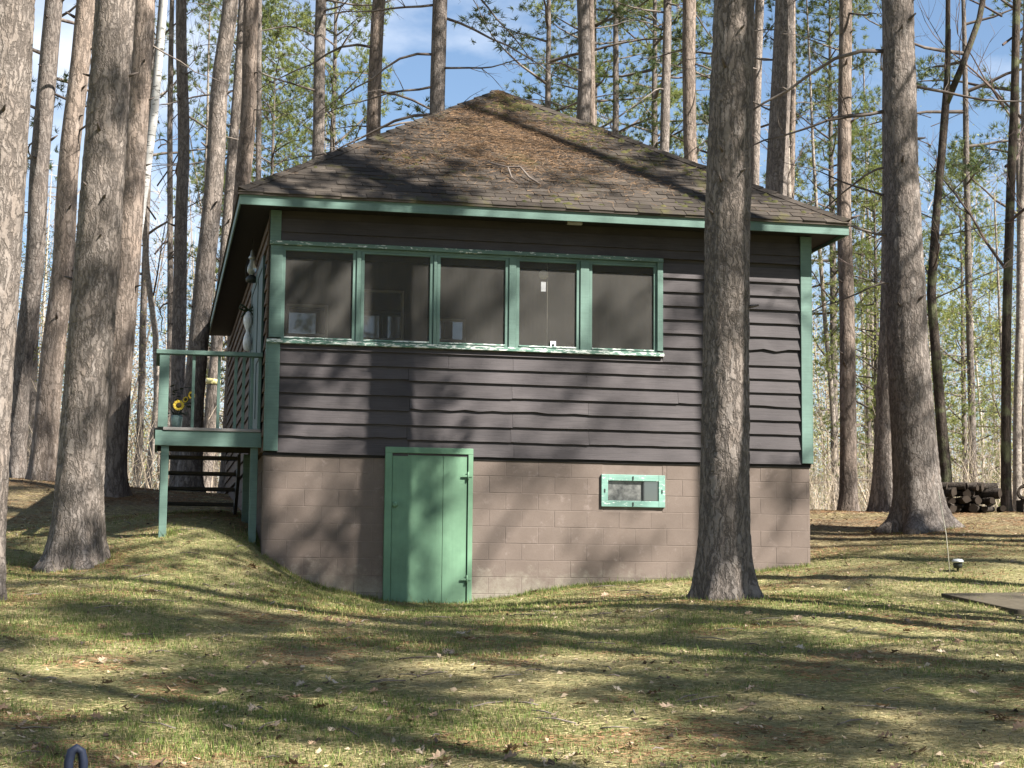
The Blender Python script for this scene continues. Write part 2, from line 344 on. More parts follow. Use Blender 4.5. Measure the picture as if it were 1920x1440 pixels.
def axis(lo, hi, step, a, b):
    mid = list(np.arange(a, b + 1e-6, step)); left = []; v = a; q = step
    while v > lo: q *= 1.25; v -= q; left.append(v)
    right = []; v = b; q = step
    while v < hi: q *= 1.25; v += q; right.append(v)
    return np.array(left[::-1] + mid + right)
gx = axis(-900, 900, .14, -10, 10.5); gy = axis(-300, 1500, .14, 8, 33)
X, Y = np.meshgrid(gx, gy); Z = gz_np(X, Y)
nx = len(gx); ii = np.arange(len(gy) - 1)[:, None] * nx + np.arange(nx - 1)[None, :]; ii = ii.ravel()
ground = link('ground', np_mesh('ground', np.c_[X.ravel(), Y.ravel(), Z], np.c_[ii, ii + 1, ii + 1 + nx, ii + nx], [M['ground']], smooth=True))
tag(ground, 'lawn of straw, moss and needle duff rising to the cabin', 'ground', kind='structure')

# ------------------------------------------------------------------ cabin
cabin = empty('cabin', (HX, HY, HB), PH)
tag(cabin, 'brown clapboard cabin with green trim and mossy hip roof on painted block foundation', 'cabin')
HW = 6.83; HD = 11.0
def hb(name, boxes, mat, parent=cabin, bevel=.004):
    b = MB()
    for (x0, x1, y0, y1, z0, z1) in boxes: b.box(x0, x1, y0, y1, z0 - HB, z1 - HB)
    return b.build(name, mat, parent, bevel=bevel)
# foundation core (mortar plane) with door and window openings, then each block laid on it
fw = hb('foundation_wall', [(0, 1.47, .004, .2, .6, 3.075), (2.48, 4.15, .004, .2, .6, 3.075), (4.9, HW, .004, .2, .6, 3.075), (1.47, 2.48, .004, .2, .6, 1.2), (4.15, 4.9, .004, .2, .6, 2.55), (4.15, 4.9, .004, .2, 2.9, 3.075),
             (.004, .2, .2, HD, .6, 3.075), (HW - .2, HW - .004, .2, HD, .6, 3.075), (.2, HW - .2, HD - .2, HD, .6, 3.075)], M['mortar'], bevel=0)
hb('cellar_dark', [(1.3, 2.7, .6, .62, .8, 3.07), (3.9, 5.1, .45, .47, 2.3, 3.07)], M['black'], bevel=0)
bmesh_cache = {}
def block(x0, x1, z0, z1, parent):
    key = (round(x1 - x0, 3), round(z1 - z0, 3))
    if key not in bmesh_cache:
        a, c = (x1 - x0) / 2 - .0025, (z1 - z0) / 2 - .0025; e = .003
        b = MB(); b.add([(-a, 0, -c), (a, 0, -c), (a, 0, c), (-a, 0, c), (-a + e, -.0022, -c + e), (a - e, -.0022, -c + e), (a - e, -.0022, c - e), (-a + e, -.0022, c - e)],
                        [(4, 5, 6, 7), (0, 1, 5, 4), (1, 2, 6, 5), (2, 3, 7, 6), (3, 0, 4, 7)])
        bmesh_cache[key] = b.mesh('block', M['block'])
    return link('block', bmesh_cache[key], parent, ((x0 + x1) / 2, .0035, (z0 + z1) / 2 - HB))
nb = 0
for ci in range(10):
    z1 = 3.073 - ci * .2032; z0 = z1 - .2032
    off = 4.55 + (.203 if ci % 2 else 0); xs = sorted({0., HW} | {round(off + .4064 * k, 4) for k in range(-14, 14) if 0.03 < off + .4064 * k < HW - .03})
    for a, b in zip(xs[:-1], xs[1:]):
        segs = [(a, b)]
        holes = [(1.47, 2.48)] if z1 > 1.3 else []
        if z0 < 2.9 and z1 > 2.55: holes.append((4.15, 4.9))
        for h0, h1 in holes:
            ns = []
            for (p, q) in segs:
                if q <= h0 or p >= h1: ns.append((p, q))
                else:
                    if p < h0 - .02: ns.append((p, h0))
                    if q > h1 + .02: ns.append((h1, q))
            segs = ns
        for p, q in segs:
            xm = (p + q) / 2
            if z1 < gz(*W(xm, 0)) - .12: continue
            o_ = block(p, q, z0, z1, fw); o_.location.y += random.uniform(-.0012, .0012); nb += 1
sd = MB()   # left side of the foundation: the blocks there join into one mass in deep shade
for ci in range(7):
    z1 = 3.073 - ci * .2032
    for kx in range(27):
        y0 = .0 + kx * .4064 + (.203 if ci % 2 else 0); sd.box(-.003, .006, max(.012, y0 + .004), min(HD, y0 + .402), z1 - .1996 - HB, z1 - .003 - HB)
tag(sd.build('side_block', M['block'], fw), kind='stuff')
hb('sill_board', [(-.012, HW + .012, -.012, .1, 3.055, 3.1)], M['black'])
# sheathing behind the clapboards, leaving the porch openings
hb('wall_sheathing', [(.0, HW, .02, .12, 3.09, 4.43), (.0, .17, .02, .12, 4.43, 5.6), (4.83, HW, .02, .12, 4.43, 5.6), (0, HW, .02, .12, 5.6, 6.02),
                      (.02, .12, .12, HD, 3.09, 6.02), (HW - .12, HW - .02, .12, HD, 3.09, 6.02), (.02, HW - .02, HD - .1, HD, 3.09, 6.02)], M['darkwood'], bevel=0)
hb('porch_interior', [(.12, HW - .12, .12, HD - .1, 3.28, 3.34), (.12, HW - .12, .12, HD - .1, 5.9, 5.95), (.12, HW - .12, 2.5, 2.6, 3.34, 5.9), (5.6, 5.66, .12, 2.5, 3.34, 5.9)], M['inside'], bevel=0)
# clapboards: every board its own piece, bevelled: thick lower edge, thin upper edge
def clap(s0, s1, z0, z1, seed, ragged=.0, tilt=0., mat='siding', parent=None, side=None, butt=.036):
    rr = random.Random(seed); n = max(2, int((s1 - s0) / .16)) if (ragged or rr.random() < .5) else 2
    b = MB(); vs = []; zt = z1 + .012
    wob = [rr.uniform(-1, 1) for _ in range(n + 1)]
    for i in range(n + 1):
        u = i / n; x = s0 + (s1 - s0) * u
        dz = wob[i] * (.0025 + ragged) + tilt * (u - .5) + (abs(wob[i]) * ragged * 1.3 if ragged else 0)
        vs += [(x, -butt, z0 + dz - HB), (x, .018, z0 + dz - HB), (x, .018, zt - HB), (x, -.004, zt - HB)]
    fs = [(0, 3, 2, 1), (4 * n, 4 * n + 1, 4 * n + 2, 4 * n + 3)]
    for i in range(n):
        a = 4 * i; c = a + 4
        fs += [(a, a + 1, c + 1, c), (a + 1, a + 2, c + 2, c + 1), (a + 2, a + 3, c + 3, c + 2), (a + 3, a, c, c + 3)]
    if side == 'left': vs = [(y, x, z) for x, y, z in vs]; fs = [f[::-1] for f in fs]
    if side == 'right': vs = [(HW - y, x, z) for x, y, z in vs]
    return b.add(vs, fs).build('clapboard', M[mat], parent)
siding = hb('siding', [(.1, 6.75, .018, .021, 3.1, 3.2)], M['black'], bevel=0)
rows = [3.098, 3.284, 3.466, 3.642, 3.820, 3.994, 4.166, 4.336, 4.519, 4.702, 4.876, 5.050, 5.226, 5.402, 5.578, 5.754, 5.905]
sid = 0
for i, z0 in enumerate(rows[:-1]):
    z1 = rows[i + 1]; sid += 1
    if z1 <= 4.34 + .01:
        cuts = [.15] + sorted([[1.72, 3.02], [1.70, 2.98, 3.96], [3.0], [1.73, 3.95], [2.99, 5.1], [1.71, 3.93], [2.2, 3.0]][i % 7]) + [6.72]
        for a, b in zip(cuts[:-1], cuts[1:]):
            sid += 1; dz = random.uniform(-.012, .012) if a < 1 else random.uniform(-.005, .005)
            rag = .007 if (i, round(a, 1)) in ((1, .2), (3, 1.7), (4, 5.1), (1, .1)) else 0
            clap(a, b - .003, z0 + dz, z1 + .01, sid, rag, random.uniform(-.012, .012) if b - a < 2 else 0, parent=siding)
    elif z0 < 5.5:
        if z0 < 4.36:
            clap(.15, 4.9, z0, 4.40, sid, parent=siding)
            clap(4.903, 6.72, z0, z1, sid + 100, parent=siding)
        else: clap(4.9, 6.72, z0, z1, sid, .012 if i == 8 else 0, parent=siding)
    else: clap(.13, 6.72, max(z0, 5.645) if i == 14 else z0, z1, sid, parent=siding)
for i, z0 in enumerate(rows[:-1]):
    z1 = rows[i + 1]
    if 3.35 < z0 < 5.45: clap(2.95, HD, z0, z1, 300 + i, mat='siding_side', parent=siding, side='left', butt=.03); clap(.02, .3, z0, z1, 330 + i, mat='siding_side', parent=siding, side='left', butt=.03)
    else: clap(.02, HD, z0, z1, 300 + i, mat='siding_side', parent=siding, side='left', butt=.03)
    clap(.02, HD, z0, z1, 360 + i, mat='siding_side', parent=siding, side='right')
# corner trims
hb('corner_trim', [(.008, .157, -.05, -.028, 3.108, 4.405), (-.01, .008, -.05, .1, 3.108, 4.405)], M['green'])
hb('corner_trim', [(.008, .137, -.036, -.02, 5.62, 6.01)], M['green'])
hb('corner_trim', [(6.715, 6.852, -.05, -.028, 3.11, 6.01), (6.852, 6.866, -.047, .11, 3.108, 6.01)], M['green'])
# the band of five screened windows
hb('window_head', [(.008, 4.9, -.062, .02, 5.59, 5.64)], M['green_head'])
hb('window_casing', [(.02, .165, -.034, .06, 4.47, 5.588), (4.825, 4.897, -.05, .06, 4.47, 5.588), (.165, 4.825, -.02, .06, 5.555, 5.588)], M['green'])
hb('window_sill', [(-.005, 4.905, -.075, .05, 4.398, 4.445)], M['green_sill'])
wins = [(.2, 1.011), (1.153, 1.954), (2.083, 2.892), (3.069, 3.793), (3.992, 4.785)]
for a, b in zip(wins[:-1], wins[1:]):
    m0, m1 = a[1] + .045, b[0] - .045
    hb('mullion', [(m0, m1, -.036, .06, 4.447, 5.556)], M['green'])
for i, (a, b) in enumerate(wins):
    z0, z1 = 4.478, 5.528
    wf = hb('window', [(a - .042, a, -.018, .03, 4.447, 5.554), (b, b + .042, -.018, .03, 4.447, 5.554), (a, b, -.018, .03, z1, 5.554), (a, b, -.018, .03, 4.447, z0)], M['green'] if i else M['green'])
    hb('screen', [(a - .004, b + .004, .004, .0055, z0 - .004, z1 + .004)], M['screen'], wf, 0)
    hb('sash_lip', [(a, b, -.03, -.004, z0 - .012, z0 + .004)], M['green_sill'], wf, .002)
# inner windows on the porch's back wall
for (a, b, z0, z1) in ((.398, .956, 4.84, 5.268), (1.35, 1.981, 4.82, 5.508), (2.42, 2.833, 4.84, 5.15)):
    iw = hb('inner_window', [(a, a + .035, 2.455, 2.5, z0, z1), (b - .035, b, 2.455, 2.5, z0, z1), (a + .035, b - .035, 2.455, 2.5, z1 - .035, z1), (a + .035, b - .035, 2.455, 2.5, z0, z0 + .03)], M['tanframe'])
    hb('pane', [(a + .035, b - .035, 2.48, 2.488, z0 + .03, z1 - .035)], M['glass'], iw, 0)
# cellar door
dr = hb('door_frame', [(1.442, 1.527, -.05, .06, 1.2, 3.12), (2.452, 2.512, -.05, .06, 1.2, 3.12), (1.442, 2.512, -.052, .06, 3.12, 3.192)], M['green_door'])
door = hb('door', [(1.532, 2.446, -.012, .03, 1.24, 3.112)], M['green_door'])
xs = [1.532, 2.15, 2.446]
for a, b in zip(xs[:-1], xs[1:]): hb('plank', [(a, b - .004, -.032 + random.uniform(-.0006, .0006), -.0125, 1.24, 3.112)], M['green_door'], door, .003)
b = MB(); b.lathe((1.565, -.046, 2.5 - HB), [(.02, -.03), (.026, -.01), (.026, .01), (.018, .03)], 10); b.box(1.52, 1.61, -.045, -.028, 2.49 - HB, 2.512 - HB)
b.build('latch', M['green_door'], door)
for z in (1.62, 2.86):
    b = MB(); b.box(2.38, 2.5, -.058, -.05, z - .012 - HB, z + .012 - HB); b.tube([(2.45, -.058, z - .05 - HB), (2.45, -.058, z + .05 - HB)], .009, 8); b.build('hinge', M['green_door'], door)
# cellar window
bw = hb('cellar_window', [(4.119, 4.201, -.03, .06, 2.524, 2.921), (4.848, 4.93, -.03, .06, 2.524, 2.921), (4.201, 4.848, -.028, .06, 2.845, 2.921), (4.201, 4.848, -.028, .06, 2.524, 2.6)], paint('pale_green_paint', (.2, .36, .3), .1))
hb('pane', [(4.201, 4.848, .008, .014, 2.6, 2.845)], M['dustyglass'], bw, 0)
hb('pane', [(4.64, 4.842, -.004, .006, 2.605, 2.84)], M['glass'], bw, 0)
for (x, z) in ((4.52, 2.88), (4.52, 2.56), (4.16, 2.72), (4.89, 2.72)): hb('turn_button', [(x - .007, x + .007, -.036, -.03, z - .022, z + .022)], M['iron'], bw, 0)
0 and hb('paint_patch', [(4.16, 4.28, -.0045, -.0035, 2.36, 2.5)], paint('thin_old_paint', (.34, .36, .32), .1), cabin, 0)
# eaves
EF = -.40
hb('fascia', [(-.385, 7.222, EF - .02, EF, 5.978, 6.105)], M['green'])
hb('fascia', [(-.385, -.365, EF, 11.4, 5.978, 6.105)], M['green'])
hb('fascia', [(7.202, 7.222, EF, 11.4, 5.978, 6.105)], M['green'])
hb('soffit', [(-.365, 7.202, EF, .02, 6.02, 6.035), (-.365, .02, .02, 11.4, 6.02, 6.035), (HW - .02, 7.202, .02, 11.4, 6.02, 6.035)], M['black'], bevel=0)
hb('junction_box', [(3.6, 3.78, -.36, -.29, 5.955, 6.018)], M['concrete'])
# roof
rz0, rz1 = 6.125 - HB, 8.62 - HB; A_ = Vector((-.405, -.445, rz0)); B_ = Vector((7.242, -.445, rz0)); C_ = Vector((7.242, 11.445, rz0)); D_ = Vector((-.405, 11.445, rz0))
P_ = Vector((3.42, 3.36, rz1)); Q_ = Vector((3.42, 7.64, rz1))
b = MB(); dn = Vector((0, 0, -.03))
vs = [A_, B_, C_, D_, P_, Q_] + [A_ + dn, B_ + dn, C_ + dn, D_ + dn]
b.add(vs, [(0, 1, 4), (1, 2, 5, 4), (2, 3, 5), (3, 0, 4, 5), (0, 6, 7, 1), (1, 7, 8, 2), (2, 8, 9, 3), (3, 9, 6, 0), (9, 8, 7, 6)])
roof = b.build('roof', M['shingle'], cabin)
upv = (P_ - Vector((P_.x, A_.y, A_.z))); SL = upv.length; upv /= SL; nrm = Vector((0, -upv.z, upv.y))
def rp(u, v, n=0.): return Vector((u, A_.y, A_.z)) + upv * v + nrm * n
ub0 = lambda v: A_.x + (P_.x - A_.x) * v / SL
ub1 = lambda v: B_.x + (P_.x - B_.x) * v / SL
EXP = .128; cnt = 0; rest = MB()
for r in range(int(SL / EXP)):
    v0 = r * EXP - (.012 if r == 0 else 0); v1 = (r + 1) * EXP + .018
    x = A_.x - (.305 * ((r % 3) / 3 + .1 * random.random())); 
    while x < B_.x:
        xa, xb = max(x + .004, ub0(max(v0, 0))), min(x + .301, ub1(max(v0, 0))); x += .305
        xta, xtb = max(xa, ub0(v1)), min(xb, ub1(v1))
        if xb - xa < .03 or xtb - xta < .01: continue
        l = random.uniform(.006, .013); cl = random.uniform(0, .008) * (random.random() < .3); j = random.uniform(-.008, .008); j2 = j + random.uniform(-.005, .005)
        p = [rp(xa, v0 + j, .001), rp(xb, v0 + j2, .001), rp(xtb, v1, .001), rp(xta, v1, .001), rp(xa, v0 + j, l + cl), rp(xb, v0 + j2, l + cl * .3), rp(xtb, v1, .004), rp(xta, v1, .004)]
        if cnt < 296: MB().hexa(p).build('shingle', M['shingle'], roof)
        else: rest.hexa(p)
        cnt += 1
tag(rest.build('upper_shingle', M['shingle'], roof), kind='stuff')
for (e0, sgn) in ((A_, -1), (B_, 1)):
    for kx in range(27):
        f0 = kx / 27; f1 = f0 + 1.35 / 27; c0 = e0.lerp(P_, f0); c1 = e0.lerp(P_, min(1, f1)); hz = random.uniform(.012, .03)
        inn = Vector((-sgn * .1, .0, 0)); inn = inn + Vector((0, 0, .02)); outv = Vector((0, .13, .02))
        p = [c0 + inn * 1., c0 + outv, c1 + outv, c1 + inn, ]
        p = [q + Vector((0, 0, -.005)) for q in p] + [q + Vector((random.uniform(-.006, .006), 0, hz if i < 2 else .012)) for i, q in enumerate(p)]
        mid0 = c0 + Vector((0, 0, .03 + hz)); mid1 = c1 + Vector((0, 0, .035))
        bb = MB(); bb.add([c0 + inn, mid0, c0 + outv, c1 + inn, mid1, c1 + outv, c0 + inn - nrm * .012, c0 + outv - Vector((0, 0, .02)), c1 + inn - nrm * .012, c1 + outv - Vector((0, 0, .02))],
                          [(0, 3, 4, 1), (1, 4, 5, 2), (0, 1, 2, 7, 6), (3, 8, 9, 5, 4), (0, 6, 8, 3), (2, 5, 9, 7), (6, 7, 9, 8)])
        bb.build('hip_shingle', M['shingle'], roof)
# side screen door and frame on the porch's left side
hb('porch_side_door', [(-.05, -.022, .34, .44, 3.34, 5.52), (-.05, -.022, 1.36, 1.46, 3.34, 5.52), (-.05, -.022, .44, 1.36, 5.4, 5.52), (-.05, -.022, .44, 1.36, 3.34, 3.6), (-.05, -.022, .44, 1.36, 4.3, 4.4), (-.04, -.03, .44, 1.36, 3.6, 5.4),
                       (-.05, -.022, 1.5, 2.9, 3.34, 3.5), (-.05, -.022, 2.8, 2.9, 3.5, 5.52), (-.05, -.022, 1.5, 2.8, 5.4, 5.52), (-.04, -.03, 1.5, 2.8, 3.5, 5.4)], M['green_dark'])

# ------------------------------------------------------------------ porch landing with steps
def lb(name, boxes, mat, parent, bevel=.004):
    bq = MB()
    for q in boxes: bq.box(*q[:4], q[4] - HB, q[5] - HB)
    return bq.build(name, mat, parent, bevel=bevel)
land = empty('porch_landing', (HX, HY, HB), PH)
tag(land, 'green painted timber landing with railing and steps at the cabin left side', 'porch landing')
T0, T1 = .22, 1.5
lb('rim_board', [(-1.272, -.02, T0 - .03, T0, 3.16, 3.34)], M['green'], land)
lb('rim_board', [(-1.272, -1.24, T0, T1, 3.16, 3.34)], M['green'], land)
lb('joist', [(-1.24, -.04, T0 + .3, T0 + .34, 3.18, 3.34), (-1.24, -.04, T1 - .04, T1, 3.18, 3.34)], M['darkwood'], land)
yb = T0 - .045
while yb < T1 - .02:
    lb('deck_board', [(-1.18 if yb < T0 else -1.29, -.035, yb, yb + .136, 3.342, 3.378)], M['deckwood'], land); yb += .142
for (x, y, z) in ((-1.195, T0, 1.95), (-.145, T0 + .02, 1.95), (-1.2, T1 - .1, 2.1), (-.17, T1 - .1, 2.1)):
    lb('post', [(x, x + .09, y, y + .09, z, 3.16)], M['green'], land)
lb('corner_post', [(-1.245, -1.13, T0 - .005, T0 + .09, 3.38, 4.255)], M['green'], land)
lb('corner_post', [(-1.245, -1.13, T1 - .1, T1 - .01, 3.38, 4.255)], M['green'], land)
lb('handrail', [(-1.285, -.03, T0 - .02, T0 + .11, 4.255, 4.305)], M['green'], land)
lb('handrail', [(-1.285, -1.16, T0 + .11, T1, 4.255, 4.305)], M['green'], land)
for x in (-.86, -.56, -.36, -.265, -.165, -.075): lb('baluster', [(x, x + .036, T0 + .03, T0 + .066, 3.38, 4.255)], M['green'], land)
for y in (.52, .82, 1.12): lb('baluster', [(-1.205, -1.17, y, y + .036, 3.38, 4.255)], M['green'], land)
for i in range(4): lb('step_tread', [(-1.13, -.2, T1 + .05 + i * .26, T1 + .32 + i * .26, 3.1 - i * .185, 3.14 - i * .185)], M['darkwood'], land)
for x in (-1.13, -.24):
    bq = MB(); y0 = T1; z = [3.16 - HB, 2.98 - HB]; e = 1.1
    bq.hexa([(x, y0, z[1] - .1), (x + .04, y0, z[1] - .1), (x + .04, y0 + e, z[1] - .88), (x, y0 + e, z[1] - .88), (x, y0, z[0]), (x + .04, y0, z[0]), (x + .04, y0 + e, z[0] - .78), (x, y0 + e, z[0] - .78)])
    bq.build('stringer', M['darkwood'], land)

def house_pt(s, t, h): x, y = W(s, t); return (x, y, h)
# hanging oil lantern
ln = empty('hanging_lantern', house_pt(-.1, 1.92, 5.44), PH); tag(ln, 'small oil lantern with glass chimney hanging under the left eave', 'lantern')
MB().lathe((0, 0, 0), [(.05, 0), (.075, .01), (.078, .06), (.05, .085), (.03, .1)], 14).build('fuel_tank', M['iron'], ln)
MB().lathe((0, 0, .1), [(.03, 0), (.062, .05), (.06, .1), (.034, .17), (.03, .21)], 14).build('glass_chimney', M['lampglass'], ln)
MB().lathe((0, 0, .31), [(.045, 0), (.05, .02), (.028, .05), (.02, .11), (.004, .13)], 12).build('cap', M['steel'], ln)
bq = MB(); bq.tube([(-.078, 0, .05), (-.08, 0, .2), (-.045, 0, .33)], .004, 5); bq.tube([(.078, 0, .05), (.08, 0, .2), (.045, 0, .33)], .004, 5); bq.tube([(0, 0, .43), (0, 0, .59)], .003, 5)
bq.build('wire_bail', M['iron'], ln)
# white double-lobed ornament with bow
on = empty('wall_ornament', house_pt(-.1, 2.6, 4.62), PH); tag(on, 'white hourglass shaped ornament with a dark bow hanging beside the porch side door', 'ornament')
MB().lathe((0, 0, 0), [(.006, 0), (.05, .03), (.062, .12), (.05, .2), (.022, .27), (.03, .3), (.06, .38), (.06, .46), (.04, .52), (.012, .55)], 16).build('body', M['white'], on)
bq = MB()
for sg in (-1, 1):
    bq.tube([(0, 0, .56), (sg * .05, -.01, .6), (sg * .1, -.015, .63), (sg * .12, -.01, .58), (sg * .06, 0, .555), (0, 0, .56)], [.012, .016, .016, .016, .014, .012], 6); bq.tube([(0, 0, .56), (sg * .06, -.02, .5), (sg * .1, -.02, .46)], [.012, .014, .008], 6)
bq.tube([(0, 0, .55), (.075, .0, .66)], .003, 5)
bq.build('bow', M['leafdark'], on)
# sunflowers in a pot
sf = empty('sunflower_pot', house_pt(-1.02, .46, 3.38), PH); sf.scale = (.82,) * 3; tag(sf, 'pot of artificial sunflowers behind the corner post of the landing', 'potted plant')
MB().lathe((0, 0, 0), [(.055, 0), (.075, .06), (.085, .16), (.07, .2), (.06, .19)], 16).build('pot', M['pot'], sf)
def flower(x, y, z, r, yaw, tilt):
    rot = Matrix.Rotation(yaw, 3, 'Z') @ Matrix.Rotation(R(90) - tilt, 3, 'X')
    bq = MB(); n = 18
    for kx in range(n):
        a = 2 * math.pi * kx / n; d = Vector((math.cos(a), math.sin(a), 0)); pz = Vector((-d.y, d.x, 0)); zz = Vector((0, 0, .006 * (kx % 2)))
        q = [d * r * .4 - pz * .008, d * r * .75 - pz * .015 + zz, d * r + zz * 2, d * r * .75 + pz * .015 + zz, d * r * .4 + pz * .008]
        bq.add([rot @ v for v in q] + [rot @ (v - Vector((0, 0, .003))) for v in q], [(0, 1, 2, 3, 4), (9, 8, 7, 6, 5)])
    fl = bq.build('flower_head', M['yellow'], sf, (x, y, z))
    hq = MB(); hq.lathe((0, 0, 0), [(r * .48, 0), (r * .45, .012), (r * .25, .018), (.003, .018)], 14)
    hq.v = [tuple(rot @ Vector(v)) for v in hq.v]; hq.build('seed_disc', M['brown'], fl)
    MB().tube([(0, .02, .17), (x * .4, y * .5 + .02, z * .6), (x, y + .015, z)], .006, 6).build('stem', M['leafdark'], sf)
flower(.02, -.1, .34, .085, 0, .2); flower(.2, -.02, .5, .06, .5, .1); flower(.12, .05, .44, .05, -.6, .3)
rr = random.Random(5); bq = MB()
def leafquad(bq, p, d, wd, ln_):
    d = Vector(d).normalized(); sdv = d.cross(Vector((rr.uniform(-.4, .4), rr.uniform(-.4, .4), 1))).normalized() * wd; p = Vector(p)
    q = [p, p + d * ln_ * .45 + sdv, p + d * ln_, p + d * ln_ * .45 - sdv]; dn_ = Vector((0, 0, -.003))
    bq.add(q + [v + dn_ for v in q], [(0, 1, 2, 3), (7, 6, 5, 4)])
for _ in range(46):
    a = rr.uniform(0, 6.28); leafquad(bq, (rr.uniform(-.2, .18), rr.uniform(-.06, .08), rr.uniform(.16, .62)), (math.cos(a), math.sin(a) * .6, rr.uniform(-.5, .4)), rr.uniform(.018, .035), rr.uniform(.06, .11))
bq.tube([(0, .02, .18), (-.1, .02, .4), (-.2, .0, .6)], .005, 5); bq.tube([(0, .02, .18), (-.16, .02, .35), (-.24, .0, .45)], .005, 5)
bq.build('foliage', M['leafdark'], sf)
# things behind the fourth screen
hg = empty('hanging_thermometer', house_pt(3.395, .09, 5.2), PH); tag(hg, 'round disc and small plate hanging on a cord behind the fourth screen', 'ornament')
bq = MB(); bq.tube([(0, -.006, .19), (0, .006, .19)], [.06, .06], 18); bq.build('disc', M['concrete'], hg)
MB().box(-.03, .03, -.004, .004, -.02, .1).build('plate', M['white'], hg); MB().tube([(.05, .0, .36), (.05, 0, -.72)], .0025, 5).build('cord', M['concrete'], hg)
cd = empty('sill_card', house_pt(3.5, -.012, 4.448), PH); tag(cd, 'small pale square card on the sill of the fourth window', 'card')
MB().box(-.034, .034, -.004, .004, .0, .1).build('card', M['white'], cd); MB().lathe((0, 0, 0), [(.001, 0), (.018, .001), (.018, .003), (.001, .004)], 12).build('print', M['iron'], cd, (0, -.006, .05)).rotation_euler = (R(90), 0, 0)
# stick lying on the roof
def roof_w(u, v, n): p = rp(u, v, n); x, y = W(p.x, p.y); return Vector((x, y, p.z + HB))
stv = [roof_w(2.72, 1.52, .03), roof_w(2.85, 1.3, .06), roof_w(3.0, 1.12, .09), roof_w(3.16, 1.12, .1), roof_w(3.24, .9, .05), roof_w(3.36, .74, .02)]
stick = MB().tube([q - stv[2] for q in stv], [.006, .008, .012, .014, .014, .012], 7).tube([stv[2] - stv[2], roof_w(3.02, .9, .03) - stv[2], roof_w(3.1, .7, .02) - stv[2]], [.009, .01, .006], 6).build('fallen_stick', M['limb'], None, stv[2])
tag(stick, 'bent dead branch lying on the roof among the pine needles', 'branch')

# ------------------------------------------------------------------ trees
def worley(u, v, seed):
    iu = np.floor(u); iv = np.floor(v); f1 = np.full(u.shape, 9.); f2 = np.full(u.shape, 9.); idv = np.zeros(u.shape)
    for du in (-1, 0, 1):
        for dv in (-1, 0, 1):
            cu, cv = iu + du, iv + dv; px = cu + hash2(cu, cv, seed); py = cv + hash2(cu, cv, seed + 5)
            d = np.hypot(u - px, v - py); idh = hash2(cu, cv, seed + 9)
            near = d < f1; f2 = np.where(near, f1, np.minimum(f2, d)); idv = np.where(near, idh, idv); f1 = np.minimum(f1, d)
    return f2 - f1, idv
def trunk_mesh(path, rad, detail, seed, flare=.45, mat='bark', top=None):
    """path: [(x,y,z)] from base up, local; rad radii. detail: 2 near, 1 mid, 0 far"""
    path = np.array(path, float); rad = np.array(rad, float)
    zs = path[:, 2]; H = zs[-1]
    sides = (60, 18, 9)[2 - detail]; vis = top or H
    if detail == 2: zz = np.concatenate([np.arange(zs[0], min(vis, H), .045), np.arange(min(vis, H), H, .7), [H]])
    elif detail == 1: zz = np.concatenate([zs[0] + np.array([0, .1, .2, .35, .5, .7]), np.arange(zs[0] + 1, H, .5), [H]])
    else: zz = np.concatenate([[zs[0]], np.arange(zs[0] + .5, H, 1.6), [H]])
    cx = np.interp(zz, zs, path[:, 0]); cy = np.interp(zz, zs, path[:, 1]); rr_ = np.interp(zz, zs, rad)
    if detail < 2:
        cx = cx + (vnoise(zz, zz * 0, .55, seed) - .5) * rr_ * .5; cy = cy + (vnoise(zz, zz * 0, .55, seed + 3) - .5) * rr_ * .5
    th = np.linspace(0, 2 * math.pi, sides, endpoint=False)
    TH, ZZ = np.meshgrid(th, zz); RR = np.repeat(rr_[:, None], sides, 1)
    hgt = ZZ - .12
    lobes = .5 + .5 * np.cos(TH * (4 + seed % 2) + seed) + .35 * np.cos(TH * 7 + seed * 2)
    RR = RR * (1 + flare * np.exp(-np.maximum(hgt, -.15) / .2) * (.25 + .6 * lobes) + .05 * np.exp(-np.maximum(hgt, 0) / 1.))
    RR = RR * (1 + .05 * np.cos(2 * TH + seed) + .04 * (vnoise(TH * 1.0 + 50, ZZ, 1.1, seed) - .5))
    if detail == 2:
        nu = round(2 * math.pi * rr_[0] / .055); u = TH / (2 * math.pi) * nu; wq = fbm(np.cos(TH) * 3 + 40 + np.sin(TH) * 2, ZZ * 2.2, 1.6, seed) * 2.2
        e, idv = worley(u + wq, ZZ / .22 + wq * 1.1, seed); e2, _ = worley(u * 2.1 + wq * 2, ZZ / .065 + wq, seed + 11)
        RR = RR + np.clip(e / .35, 0, 1) * .009 + (idv - .5) * .008 + np.clip(e2 / .35, 0, 1) * .006 - .012
    V = np.stack([cx[:, None] + np.cos(TH) * RR, cy[:, None] + np.sin(TH) * RR, ZZ], -1).reshape(-1, 3)
    nr = len(zz); i = np.arange(nr - 1)[:, None] * sides; kx = np.arange(sides)[None]; k2 = (kx + 1) % sides
    F = np.stack([i + kx, i + k2, i + sides + k2, i + sides + kx], -1).reshape(-1, 4)
    return np_mesh('trunk', V, F, [M[mat]], smooth=True)
def limb_path(rr, length, rise, droop, n=7, wob=.07):
    p = Vector((0, 0, 0)); d = Vector((1, 0, rise)).normalized(); pts = [p.copy()]
    for i in range(n):
        d = (d + Vector((0, rr.uniform(-wob, wob) * 3, -droop + rr.uniform(-wob, wob) * 2))).normalized(); p = p + d * length / n; pts.append(p.copy())
    return pts
